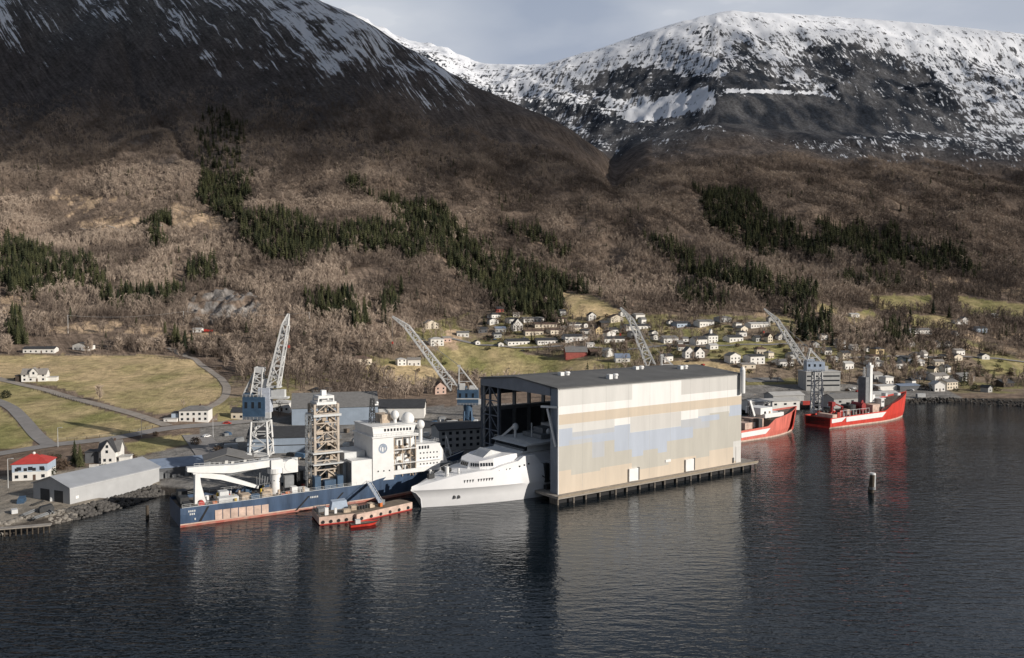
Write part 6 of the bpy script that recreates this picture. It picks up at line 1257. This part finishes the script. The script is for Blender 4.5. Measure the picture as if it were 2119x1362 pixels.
# ------------------------------------------------------------------ trees
rng = np.random.default_rng(5)
SPR = [  # polygon of crowns, label, group
 (P(0,478, 60,500, 110,522, 112,590, 60,600, 0,598), 'dark spruce in the tall stand on the left edge of the slope', 'spruces in the left stand', 1.0),
 (P(110,525, 190,530, 225,585, 290,590, 370,585, 372,615, 250,618, 180,592, 112,575), 'dark spruce in the broken row crossing the left slope', 'spruces in the row on the left slope', .55),
 (P(12,640, 45,640, 52,695, 10,700), 'tall spruce in the small clump above the long low white house', 'spruces above the long low house', .8),
 (P(308,440, 345,436, 345,500, 312,505), 'spruce in the lone clump beside the forest track', 'spruces beside the forest track', 1.0),
 (P(388,532, 445,530, 445,572, 390,575), 'spruce in the round clump on the left slope', 'spruces in the round clump', .8),
 (P(412,350, 440,350, 505,365, 510,445, 460,448, 415,420), 'spruce in the block at the foot of the left gully', 'spruces below the left gully', 1.0),
 (P(425,225, 480,225, 500,300, 505,350, 415,345, 400,300), 'spruce in the shaded strip up the left gully', 'spruces in the left gully', .2),
 (P(500,432, 610,440, 690,470, 700,505, 640,520, 600,540, 555,530, 505,500), 'spruce in the wedge shaped stand right of the left gully', 'spruces in the wedge stand', 1.0),
 (P(700,460, 800,455, 875,470, 905,510, 850,520, 760,512, 700,500), 'spruce in the flat stand in the middle of the slope', 'spruces in the flat stand', 1.0),
 (P(815,412, 900,418, 965,460, 975,500, 890,490, 830,450), 'spruce in the slanting upper stand in the middle of the slope', 'spruces in the slanting stand', 1.0),
 (P(715,350, 760,378, 820,420, 800,425, 735,385), 'spruce in the narrow strip climbing the middle slope', 'spruces in the narrow strip', 1.0),
 (P(880,498, 980,500, 1080,535, 1160,570, 1215,585, 1210,610, 1165,618, 1162,650, 1100,655, 1045,640, 1000,590, 920,545), 'tall dark spruce in the big stand directly above the village', 'spruces above the village', 1.0),
 (P(1035,450, 1110,468, 1190,520, 1160,530, 1080,490), 'spruce in the thin strip above the big village stand', 'spruces in the thin upper strip', .6),
 (P(640,605, 720,600, 735,640, 650,645), 'spruce in the low clump behind the tall crane', 'spruces behind the tall crane', .9),
 (P(788,588, 835,588, 835,632, 788,632), 'spruce in the clump above the second crane boom', 'spruces above the second crane', .7),
 (P(740,625, 765,625, 765,665, 740,665), 'pair of slim spruces left of the second crane tip', 'slim spruces by the second crane', .8),
 (P(1430,382, 1560,400, 1640,460, 1735,490, 1710,525, 1560,512, 1470,460), 'spruce in the big shaded stand on the right slope', 'spruces in the big right stand', .95),
 (P(1345,488, 1400,490, 1460,540, 1560,555, 1690,590, 1690,620, 1560,600, 1470,580, 1400,560), 'spruce in the slanting strip above the right village', 'spruces in the right strip', .8),
 (P(1690,458, 1800,460, 1900,485, 2020,530, 2010,560, 1870,545, 1740,515), 'spruce in the far right stand below the heath', 'spruces in the far right stand', .8),
 (P(1640,625, 1720,640, 1720,690, 1650,690), 'dark spruce near the tip of the fourth crane', 'spruces by the fourth crane', .55),
 (P(1840,660, 1890,660, 1900,700, 1840,700), 'dark bushy spruce beside the long white farm building', 'spruces by the farm building', .5),
 (P(345,695, 385,705, 455,765, 440,775, 380,735), 'dark spruce in the hedge line along the narrow track', 'spruces along the narrow track', .6),
 (P(1760,555, 1850,560, 1860,585, 1765,580), 'spruce scattered above the right fields', 'spruces above the right fields', .3),
 (P(1390,575, 1500,590, 1500,625, 1400,620), 'spruce scattered in the wood above the right village', 'spruces scattered above the right village', .35)]
SINGLES = [(1931, 650, 17, 'left one of the two big dark spruces on the right field'), (1964, 658, 15, 'right one of the two big dark spruces on the right field'), (282, 678, 11, 'round dark conifer below the quarry shoulder'), (155, 962, 11, 'dark clipped conifer left of the white timber villa'), (166, 966, 10, 'dark conifer touching the left wing of the white timber villa'), (1735, 800, 9, 'dark conifer in front of the office block'), (1876, 760, 9, 'dark conifer by the house with the pale blue end'), (1168, 680, 11, 'dark conifer among the second-row village houses'), (1100, 706, 8, 'dark conifer between the two long bungalows')]
def spruce_tpl(seed, tiers, blades, two=True):
    r = np.random.default_rng(seed); tri = []
    for k in range(tiers):
        u = k / (tiers - 1); z = .10 + .84 * u ** .95; rad = (.185 * (1 - u) ** .85 + .012) * r.uniform(.85, 1.15); dr = .055 * (1 - u) + .02
        for b in range(blades):
            a = 2 * math.pi * (b + r.uniform(-.3, .3) + .5 * (k % 2)) / blades; rr = rad * r.uniform(.7, 1.2); w = math.pi / blades * 1.05
            top = np.array([0, 0, z + .10 + .02 * r.uniform()]); tip = np.array([math.cos(a) * rr, math.sin(a) * rr, z - dr * r.uniform(.5, 1.4)])
            l = np.array([math.cos(a - w) * rr * .55, math.sin(a - w) * rr * .55, z + .01]); q = np.array([math.cos(a + w) * rr * .55, math.sin(a + w) * rr * .55, z + .01])
            tri += [(top, l, tip), (top, tip, q)]
    return np.array(tri)
def bare_tpl(seed, n, spread=.24):
    """a leafless crown: a fan of thin rising branches with finer twigs"""
    r = np.random.default_rng(seed); tri = []
    tri.append((np.array([-.02, 0, -.03]), np.array([.02, 0, -.03]), np.array([0, 0, .85]))); tri.append((np.array([0, -.02, -.03]), np.array([0, .02, -.03]), np.array([0, 0, .85])))
    for k in range(n):
        z0 = r.uniform(.12, .7); a = r.uniform(0, 6.283); ln = r.uniform(.22, .42) * (1.1 - .5 * z0); up = r.uniform(.5, .95); o = np.array([0, 0, z0]) + np.array([math.cos(a), math.sin(a), 0]) * r.uniform(0, .1)
        d = np.array([math.cos(a) * spread * 1.5, math.sin(a) * spread * 1.5, up]); d = d / np.linalg.norm(d); e = o + d * ln; e[2] = min(e[2], 1.0)
        s = np.cross(d, r.normal(size=3)); s /= np.linalg.norm(s); w = r.uniform(.012, .032)
        tri.append((o - s * w * .6, o + s * w * .6, e)); m_ = o + d * ln * .45; e2 = m_ + (d + s * r.choice([-1, 1]) * .75) * ln * .5
        tri.append((m_ - s * w * .8, m_ + np.array([0, 0, w * 1.5]), e2))
    return np.array(tri)
def foliage_mat(name, a, b, rough=.9, trans=0.0, obj=False):
    m = bpy.data.materials.new(name); m.use_nodes = True; t = m.node_tree; p = t.nodes['Principled BSDF']; p.inputs['Roughness'].default_value = rough; p.inputs['Specular IOR Level'].default_value = .15
    if obj: src = t.nodes.new('ShaderNodeObjectInfo').outputs['Random']
    else:
        at = t.nodes.new('ShaderNodeAttribute'); at.attribute_name = 'tint'; src = at.outputs['Fac']
    mx = t.nodes.new('ShaderNodeMixRGB'); mx.inputs[1].default_value = (*a, 1); mx.inputs[2].default_value = (*b, 1); t.links.new(src, mx.inputs[0]); t.links.new(mx.outputs[0], p.inputs['Base Color']); return m
SA, SB = (.018, .025, .015), (.085, .088, .042); BA, BB = (.155, .124, .104), (.45, .365, .295)
M_spr, M_spr_o = foliage_mat('spruce_needles', SA, SB), foliage_mat('spruce_needles_single', SA, SB, obj=True)
M_bare, M_bare_o = foliage_mat('bare_twigs', BA, BB), foliage_mat('bare_twigs_single', BA, BB, obj=True)
M_bark = mat('grey_bark', (.20, .17, .145), .9, var=.2, scale=2); M_sbark = mat('spruce_bark', (.08, .055, .04), .9)
# candidate positions straight from the terrain cells, evenly per square metre
qx = GX[:-1, :-1]; AR = np.abs((GX[:-1, 1:] - qx) * (GY[1:, :-1] - GY[:-1, :-1]))
def scatter(n, t0, t1, pmin=-300, pmax=2380):
    wgt = AR * ((T[:-1, :-1] >= t0) & (T[:-1, :-1] < t1) & (PXG[:-1, :-1] > pmin) & (PXG[:-1, :-1] < pmax)); area = wgt.sum(); c = np.cumsum(wgt.ravel()); k = np.searchsorted(c, rng.uniform(0, c[-1], n)); i, j = np.divmod(k, NU - 1)
    u, v = rng.uniform(size=n), rng.uniform(size=n)
    def bl(G): return (G[i, j] * (1 - u) + G[i, j + 1] * u) * (1 - v) + (G[i + 1, j] * (1 - u) + G[i + 1, j + 1] * u) * v
    return bl(GX), bl(GY), bl(GZ), i, j, area
ROADP = np.array([v.co[:] for o in COL.objects if o.name.split('.')[0] in ('road', 'path') for v in o.data.vertices])[:, :2]
HP = np.array(HOUSE_PTS)
def free(X, Y, road=4.0, pad=2.5):
    ok = np.ones(len(X), bool)
    for a in range(0, len(X), 4000):
        s = slice(a, a + 4000); d = np.min((X[s, None] - ROADP[None, ::3, 0]) ** 2 + (Y[s, None] - ROADP[None, ::3, 1]) ** 2, 1); h = np.min(np.hypot(X[s, None] - HP[None, :, 0], Y[s, None] - HP[None, :, 1]) - HP[None, :, 2], 1); ok[s] = (d > road ** 2) & (h > pad)
    return ok
HALLP = P(985,750, 1160,770, 1400,745, 1545,765, 1545,960, 1150,1030, 985,960)
def merged(name, tpls, X, Y, Z, H, Wf, material, tint, label):
    V, TI = [], []
    which = rng.integers(0, len(tpls), len(X)); ang = rng.uniform(0, 6.283, len(X))
    for w_ in range(len(tpls)):
        k = np.where(which == w_)[0]; t = tpls[w_].reshape(-1, 3); c, s = np.cos(ang[k])[:, None], np.sin(ang[k])[:, None]; hw = (H[k] * Wf[k])[:, None]
        vx = (t[None, :, 0] * c - t[None, :, 1] * s) * hw + X[k, None]; vy = (t[None, :, 0] * s + t[None, :, 1] * c) * hw + Y[k, None]; vz = t[None, :, 2] * H[k, None] + Z[k, None]
        V.append(np.stack([vx, vy, vz], -1).reshape(-1, 3)); TI.append(np.repeat(tint[k], t.shape[0]))
    V = np.concatenate(V); Fq = np.arange(len(V), dtype=np.int32).reshape(-1, 3); me = np_mesh(name, V, Fq, [material])
    at = me.attributes.new('tint', 'FLOAT', 'POINT'); at.data.foreach_set('value', np.concatenate(TI).astype(np.float32))
    o = bpy.data.objects.new(name, me); COL.objects.link(o); tag(o, label, kind='stuff'); return o
def tpl_mesh(name, tpl, material):
    return np_mesh(name, tpl.reshape(-1, 3), np.arange(tpl.shape[0] * 3, dtype=np.int32).reshape(-1, 3), [material])
# individual trees share these meshes
SPM = [tpl_mesh('spruce_crown', spruce_tpl(100 + k, 11, 11), M_spr_o) for k in range(5)]
BRM = [tpl_mesh('bare_crown', bare_tpl(200 + k, 90, .20 + .03 * k), M_bare_o) for k in range(5)]
TRM = MB().tube((0, 0, -.06), (0, 0, .85), .014, .004, 6).mesh('trunk', M_sbark); TRB = MB().tube((0, 0, -.06), (0, 0, .7), .013, .004, 6).mesh('trunk', M_bark)
def tree(name, label, group, x, y, z, h, wf, crown, trunk):
    t = thing(name, label, 'tree', (x, y, z), rnd.uniform(0, 6.28), group); t.scale = (h * wf, h * wf, h)
    for n_, me in (('trunk', trunk), ('crown', crown)):
        o = bpy.data.objects.new(n_, me); COL.objects.link(o); o.parent = t
# --- spruces
X, Y, Z, I, J, area = scatter(int(0.055 * AR[(T[:-1, :-1] > 2.4) & (T[:-1, :-1] < 9.2)].sum()), 2.4, 9.2)
px, py = proj(X, Y, Z + 7); reg = np.full(len(X), -1)
for k, (poly, lab, grp, dens) in enumerate(SPR):
    jx_, jy_ = px + (fbm(X / 30, Y / 30, 4, 91) - .5) * 66, py + (fbm(X / 30, Y / 30, 4, 92) - .5) * 38
    reg[inpoly(jx_, jy_, poly) & (rng.uniform(size=len(X)) < dens * (.45 + .55 * sst(.34, .56, fbm(X / 17, Y / 17, 3, 93))))] = k
stray = (reg < 0) & (rng.uniform(size=len(X)) < .03) & (fbm(X / 60, Y / 60, 4, 95) > .54) & (Z < 330)
ok = ((reg >= 0) | stray) & free(X, Y, 5, 4) & ~FLD[I, J] & ~YM[I, J] & ~QM[I, J] & ~inpoly(px, py, HALLP)
X, Y, Z, reg, px = X[ok], Y[ok], Z[ok], reg[ok], px[ok]; H = rng.uniform(6.5, 20, len(X)) * np.where(reg < 0, .75, 1); Wf = rng.uniform(.85, 1.7, len(X))
near = np.argsort(Y / H); near = near[(reg[near] >= 0) & (px[near] > 4) & (px[near] < 2115)][:290]; isn = np.zeros(len(X), bool); isn[near] = True
for k in near:
    _, lab, grp, _ = SPR[reg[k]]; tree('spruce_tree', lab, grp, X[k], Y[k], Z[k] - .3, H[k], Wf[k], SPM[int(rng.integers(5))], TRM)
for sx, sy, h, lab in SINGLES:
    p = pick(sx, sy); tree('spruce_tree', lab, None, p.x, p.y, p.z - .3, h, 1.35, SPM[rnd.randrange(5)], TRM)
r = ~isn; merged('spruce_forest', [spruce_tpl(k, 7, 7) for k in range(5)], X[r], Y[r], Z[r] - .3, H[r], Wf[r], M_spr, rng.uniform(size=r.sum()), 'dark spruce woods in strips and blocks on the mountainside')
print('spruces', len(X)); SX, SY = X, Y
# --- leafless birch and alder wood
X, Y, Z, I, J, area = scatter(140000, 2.1, 9.0); px, py = proj(X, Y, Z)
far = sst(900, 1900, Y); dens = .95 * (1 - .25 * far) * sst(.22, .42, fbm(X / 35, Y / 35, 3, 111)) * (1 - .8 * sst(330, 520, Z + (fbm(X / 120, Y / 120, 3, 112) - .5) * 200))
vil = inpoly(px, py, VILL); dens = np.where(vil, .50 * sst(.38, .58, fbm(X / 26, Y / 26, 3, 114)), dens)
for poly in (P(560,735, 760,735, 900,790, 985,790, 985,835, 900,838, 700,812, 560,790), P(460,700, 740,690, 770,750, 700,770, 620,815, 520,800, 470,760), P(1740,690, 1990,690, 1990,740, 1860,735, 1740,730), P(1990,695, 2119,700, 2119,738, 2000,735)): dens = np.where(inpoly(px, py, poly), .75, dens)
for poly, s in CLEAR: dens = np.where(inpoly(px, py, poly), dens * .35, dens)
inspr = np.zeros(len(X), bool)
for poly, *_ in SPR: inspr |= inpoly(px, py - 12, poly)
dens = np.where(inspr, dens * .30, dens); dens = np.where((px < 490) & (px > -20) & (py > 742), .02, dens); dens = np.where(inpoly(px, py, P(20,700, 225,695, 225,745, 20,745)), .04, dens)
ok = (rng.uniform(size=len(X)) < dens) & ~FLD[I, J] & ~YM[I, J] & ~QM[I, J]
for q in (X, Y): pass
X, Y, Z, px, py = X[ok], Y[ok], Z[ok], px[ok], py[ok]; ok = free(X, Y, 4.5, 2); X, Y, Z, px, py = X[ok], Y[ok], Z[ok], px[ok], py[ok]
H = rng.uniform(7, 15, len(X)) * (1 - .25 * sst(200, 500, Z)); Wf = rng.uniform(.65, 1.15, len(X)) * (1 + .35 * sst(900, 1600, Y))
tint = np.clip((fbm(X / 70, Y / 70, 4, 120) - .5) * 3.6 + .36 + rng.uniform(-.4, .4, len(X)), 0, 1)  # species patches; extra dark clumps also paint in the shade of hollows
vis = (px > 4) & (px < 2115) & ~inpoly(px, py, HALLP) & ~inpoly(px, py, P(490,780, 880,780, 1000,860, 1000,1000, 490,1000)) & (py > 560)
near = np.argsort(Y / H); near = near[vis[near]][:290]; isn = np.zeros(len(X), bool); isn[near] = True
ZONES = [(520, 'bare grey-brown tree in the wood around the left fields', 'bare trees around the left fields'), (800, 'bare tree in the brown belt behind the lattice tower', 'bare trees behind the lattice tower'), (1000, 'bare tree in the thicket behind the second crane', 'bare trees behind the second crane'), (1400, 'bare garden tree among the middle village houses', 'bare trees in the middle village'), (1760, 'bare tree among the houses behind the fourth crane', 'bare trees behind the fourth crane'), (9999, 'bare tree in the wooded gardens on the right shore', 'bare trees on the right shore')]
for k in near:
    z_ = next(z for z in ZONES if px[k] < z[0]); tree('bare_tree', z_[1], z_[2], X[k], Y[k], Z[k] - .2, H[k], Wf[k], BRM[int(rng.integers(5))], TRB)
r = ~isn
a = r & (Y < 1150); b = r & (Y >= 1150)
merged('bare_woodland', [bare_tpl(k, 15, .22) for k in range(6)] , X[a], Y[a], Z[a] - .2, H[a], Wf[a] * 1.15, M_bare, tint[a], 'leafless brown birch and alder wood on the lower slope')
merged('bare_woodland', [bare_tpl(20 + k, 8, .26) for k in range(6)], X[b], Y[b], Z[b] - .2, H[b], Wf[b] * 1.5, M_bare, tint[b], 'leafless brown wood thinning out up the mountainside')
print('bare', len(X), a.sum(), b.sum())
# garden bushes
def bush(label, px_, py_, rad, col):
    p = pick(px_, py_); r = np.random.default_rng(int(px_)); n = 420; d = r.normal(size=(n, 3)); d /= np.linalg.norm(d, axis=1)[:, None]; c = d * rad * r.uniform(.45, 1, (n, 1)) * np.array([1, 1, .8]) + np.array([0, 0, rad * .65]); s = r.normal(size=(n, 2, 3)) * rad * .13
    tri = np.stack([c, c + s[:, 0], c + s[:, 1]], 1); me = np_mesh('shrub', tri.reshape(-1, 3), np.arange(n * 3, dtype=np.int32).reshape(-1, 3), [col]); o = bpy.data.objects.new('shrub', me); COL.objects.link(o); o.location = p; tag(o, label, 'shrub')
M_bu = mat('dark_shrub_leaves', (.032, .038, .018), .9, var=.3, scale=3); M_bb = mat('brown_shrub_twigs', (.11, .075, .05), .9, var=.3, scale=3)
for a_ in (('dark bush at the bend of the far left side road', 12, 824, 3.4, M_bu), ('brown bush between red roofed house and white villa', 128, 972, 3.2, M_bb), ('low brown bush below the fenced field by the road', 405, 920, 2.6, M_bb), ('dark round bush beside the farmhouse', 48, 784, 2.8, M_bu), ('green-brown bush right of the red roofed house', 104, 985, 2.6, M_bu), ('dark bush at the top of the green patch by the road', 322, 902, 1.6, M_bb), ('dark bush beside the round-roofed shed', 452, 938, 2.4, M_bb), ('brown bush beside the red truck road', 470, 690, 3.0, M_bb)): bush(*a_)

rb = random.Random(77)
SHM = []
for k in range(4):
    r = np.random.default_rng(k + 50); n = 260; d = r.normal(size=(n, 3)); d /= np.linalg.norm(d, axis=1)[:, None]; c = d * r.uniform(.45, 1, (n, 1)) * np.array([1.2, 1, .8]) + np.array([0, 0, .65]); s_ = r.normal(size=(n, 2, 3)) * .15
    SHM.append(np_mesh('garden_shrub', np.stack([c, c + s_[:, 0], c + s_[:, 1]], 1).reshape(-1, 3), np.arange(n * 3, dtype=np.int32).reshape(-1, 3), [M_bu if k % 2 else M_bb]))
def shrubs(n, xr, yr, lab, grp, smin, smax):
    k = 0
    for _ in range(n * 6):
        a_, b_ = rb.uniform(*xr), rb.uniform(*yr)
        if inpoly(a_, b_, HALLP) or inpoly(a_, b_, FIELDS[0][0]): continue
        q_ = pick(a_, b_)
        if any((q_.x - u) ** 2 + (q_.y - v) ** 2 < (w_ + 1.5) ** 2 for u, v, w_ in HOUSE_PTS) or np.min((ROADP[:, 0] - q_.x) ** 2 + (ROADP[:, 1] - q_.y) ** 2) < 20: continue
        o = bpy.data.objects.new('garden_shrub', SHM[rb.randrange(4)]); COL.objects.link(o); o.location = q_; sc_ = rb.uniform(smin, smax); o.scale = (sc_ * 1.3, sc_, sc_); o.rotation_euler = (0, 0, rb.uniform(0, 6)); tag(o, lab, 'shrub', grp); k += 1
        if k >= n: break
shrubs(70, (1000, 1340), (655, 728), 'garden shrub among the houses of the upper village', 'garden shrubs in the upper village', 1.2, 2.8)
shrubs(80, (1350, 1740), (665, 775), 'garden shrub among the houses behind the fourth crane', 'garden shrubs in the right village', 1.2, 2.8)
shrubs(90, (1740, 2100), (695, 812), 'garden shrub among the houses on the right shore', 'garden shrubs on the right shore', 1.3, 3.2)
shrubs(26, (345, 480), (700, 800), 'bushy shrub along the narrow track by the big field', 'shrubs along the narrow track', 1.2, 2.6)
shrubs(16, (80, 300), (940, 985), 'bushy shrub near the white timber villa', 'shrubs near the white timber villa', .9, 1.9)
shrubs(24, (640, 920), (700, 790), 'bushy shrub by the pale field left of the second crane', 'shrubs by the pale field', 1.2, 2.6)

# ------------------------------------------------------------------ shore stones
def rocks(name, line, n, spread, smin, smax, material, label):
    r = np.random.default_rng(len(line) * 7 + n); bm = bmesh.new(); bmesh.ops.create_icosphere(bm, subdivisions=1, radius=1); bv = np.array([v.co[:] for v in bm.verts]); bf = np.array([[v.index for v in f.verts] for f in bm.faces]); bm.free()
    W = [at_z(px_, py_, 0) for px_, py_ in line]; seg = [(b - a).length for a, b in zip(W[:-1], W[1:])]; cum = np.cumsum([0] + seg); V, Fq = [], []
    for k in range(n):
        s = r.uniform(0, cum[-1]); i = min(len(seg) - 1, int(np.searchsorted(cum, s, side='right') - 1)); q = W[i].lerp(W[i + 1], (s - cum[i]) / seg[i]); d = (W[i + 1] - W[i]).normalized(); nrm = Vector((-d.y, d.x, 0)); u = r.uniform(0, 1); q = q + nrm * (u * spread)
        sc = r.uniform(smin, smax) * r.uniform(.6, 1.2, 3); v = bv * (1 + r.normal(size=(len(bv), 1)) * .14) * sc; v[:, 2] *= .75; v = v + np.array([q.x, q.y, max(-.1, min(2.7, u * 3.4 - .2)) + r.uniform(-.15, .3)]); Fq.append(bf + len(bv) * k); V.append(v)
    me = np_mesh(name, np.concatenate(V), np.concatenate(Fq), [material]); o = bpy.data.objects.new(name, me); COL.objects.link(o); tag(o, label, kind='stuff')
ST = mat('shore_stone', (.24, .22, .195), .9, var=.3, scale=.9, bump=.1); ST2 = mat('dark_shore_stone', (.10, .094, .088), .9, var=.3, scale=.9, bump=.1)
rocks('shore_stones', [(-70, 1128), (0, 1108), (60, 1094), (110, 1086), (160, 1074)], 620, 4.6, .3, 1.0, ST, 'pale boulders heaped along the left shore')
rocks('shore_stones', [(150, 1078), (200, 1066), (250, 1052), (300, 1036), (345, 1022)], 560, 5.5, .35, 1.15, ST2, 'darker boulders of the bank below the grey shed')
rocks('shore_stones', [(1880, 836), (1960, 832), (2040, 836), (2130, 842), (2200, 846)], 260, 4, .4, 1.1, ST2, 'dark stones edging the right shore')
t = thing('timber_jetty', 'old timber jetty of short posts at the left edge of the shore', 'jetty', at_z(38, 1108, 0), .35)
MB().box(-9, 9, -.3, 2.4, 2.2, 2.5).build('deck', CONC, t); p0 = MB().tube((0, 0, -2), (0, 0, 2.2), .22, n=8).build('post', TIMB, t, loc=(-8.5, 0, 0))
for k in range(1, 12): copy_part(p0, t).location = (-8.5 + k * 1.55, .2 * (k % 2), 0)
# ------------------------------------------------------------------ the cloud behind the viewer that shades the upper slopes
ZCL = 2350.0
bx = np.array([-200, 0, 100, 200, 300, 420, 520, 620, 700, 800, 900, 1000, 1100, 1200, 1290, 1330, 1400, 1500, 1700, 1900, 2119, 2400], float)
by = np.array([385, 372, 345, 322, 328, 350, 372, 360, 345, 372, 395, 410, 425, 440, 470, 540, 575, 590, 600, 640, 700, 740], float)
def shade(px, py, T_far, z):
    """how dense the cloud is over the part of the slope it shades"""
    b = np.interp(px, bx, by); left = px < 1290 
    d = sst(22, -40, py - b) * np.where(px < 1290, .97, np.interp(px, [1290, 1380, 2119], [.80, .42, .40]))
    return d
# footprint: sunlit points of the slope carried up the sun's rays to the cloud's height
step = 3
gx, gy, gz_ = GX[::step, ::step], GY[::step, ::step], GZ[::step, ::step]; gT = T[::step, ::step]
k_ = (ZCL - gz_) / SUN.z; ux, uy = gx + SUN.x * k_, gy + SUN.y * k_
dpx, dpy = proj(gx, gy, gz_)
den = shade(dpx, dpy, gT, gz_)
# far snow mountain: thinner cloud, with a break over the saddle and the right-hand top
fm = gT > 10.7
brk = fbm(ux / 420, uy / 420, 4, 140)
den = np.where(fm, .42 * sst(.35, .62, brk), den)
den = np.where(fm & (dpx < 1130) & (dpx > 860), .05, den)
den = np.where(gT < 3.5, 0, den)
m_ = (ux.ravel(), uy.ravel(), den.ravel())
# resample on a regular grid of the cloud layer
NXC = 110; x0, x1, y0, y1 = ux.min() - 200, ux.max() + 200, uy.min() - 200, uy.max() + 200
cxs = np.linspace(x0, x1, NXC); cys = np.linspace(y0, y1, NXC); acc = np.zeros((NXC, NXC)); cnt = np.zeros((NXC, NXC))
ii = np.clip(((m_[0] - x0) / (x1 - x0) * (NXC - 1) + .5).astype(int), 0, NXC - 1); jj = np.clip(((m_[1] - y0) / (y1 - y0) * (NXC - 1) + .5).astype(int), 0, NXC - 1)
np.add.at(acc, (ii, jj), m_[2]); np.add.at(cnt, (ii, jj), 1)
for _ in range(60):   # fill the gaps from their neighbours
    hole = cnt == 0
    if not hole.any(): break
    sa, sc = np.zeros_like(acc), np.zeros_like(cnt)
    for dx in (-1, 0, 1):
        for dy in (-1, 0, 1):
            a_, c_ = np.roll(np.roll(acc / np.maximum(cnt, 1), dx, 0), dy, 1), np.roll(np.roll((cnt > 0) * 1.0, dx, 0), dy, 1); sa += a_ * c_; sc += c_
    g = hole & (sc > 0); acc[g] = (sa / np.maximum(sc, 1))[g]; cnt[g] = 1
cd = acc / np.maximum(cnt, 1)
for _ in range(1): cd = (cd + np.roll(cd, 1, 0) + np.roll(cd, -1, 0) + np.roll(cd, 1, 1) + np.roll(cd, -1, 1)) / 5
cd[0] = cd[-1] = 0; cd[:, 0] = cd[:, -1] = 0
CXG, CYG = np.meshgrid(cxs, cys, indexing='ij'); lump = fbm(CXG / 380, CYG / 380, 4, 150)
top = np.stack([CXG, CYG, ZCL + 30 + (160 + 260 * lump) * sst(0, .5, cd)], -1).reshape(-1, 3); bot = np.stack([CXG, CYG, ZCL - 40 * lump * sst(0, .5, cd)], -1).reshape(-1, 3)
f1 = grid_faces(NXC, NXC); me = np_mesh('cloud', np.concatenate([top, bot]), np.concatenate([f1, f1[:, ::-1] + NXC * NXC]), [], True)
at = me.attributes.new('vapour', 'FLOAT', 'POINT'); one = 1 - np.sqrt(1 - np.clip(cd, 0, .995)); at.data.foreach_set('value', np.concatenate([one.ravel(), one.ravel()]).astype(np.float32))
m = bpy.data.materials.new('cloud_vapour'); m.use_nodes = True; t = m.node_tree; t.nodes.clear(); o = t.nodes.new('ShaderNodeOutputMaterial'); a_ = t.nodes.new('ShaderNodeAttribute'); a_.attribute_name = 'vapour'; tr = t.nodes.new('ShaderNodeBsdfTransparent'); df = t.nodes.new('ShaderNodeBsdfDiffuse'); df.inputs[0].default_value = (.8, .81, .83, 1); mx = t.nodes.new('ShaderNodeMixShader')
t.links.new(a_.outputs['Fac'], mx.inputs[0]); t.links.new(tr.outputs[0], mx.inputs[1]); t.links.new(df.outputs[0], mx.inputs[2]); t.links.new(mx.outputs[0], o.inputs[0]); me.materials.append(m)
cl = bpy.data.objects.new('cloud', me); COL.objects.link(cl); tag(cl, 'broken cloud layer drifting above the fjord, out of the frame', kind='stuff')
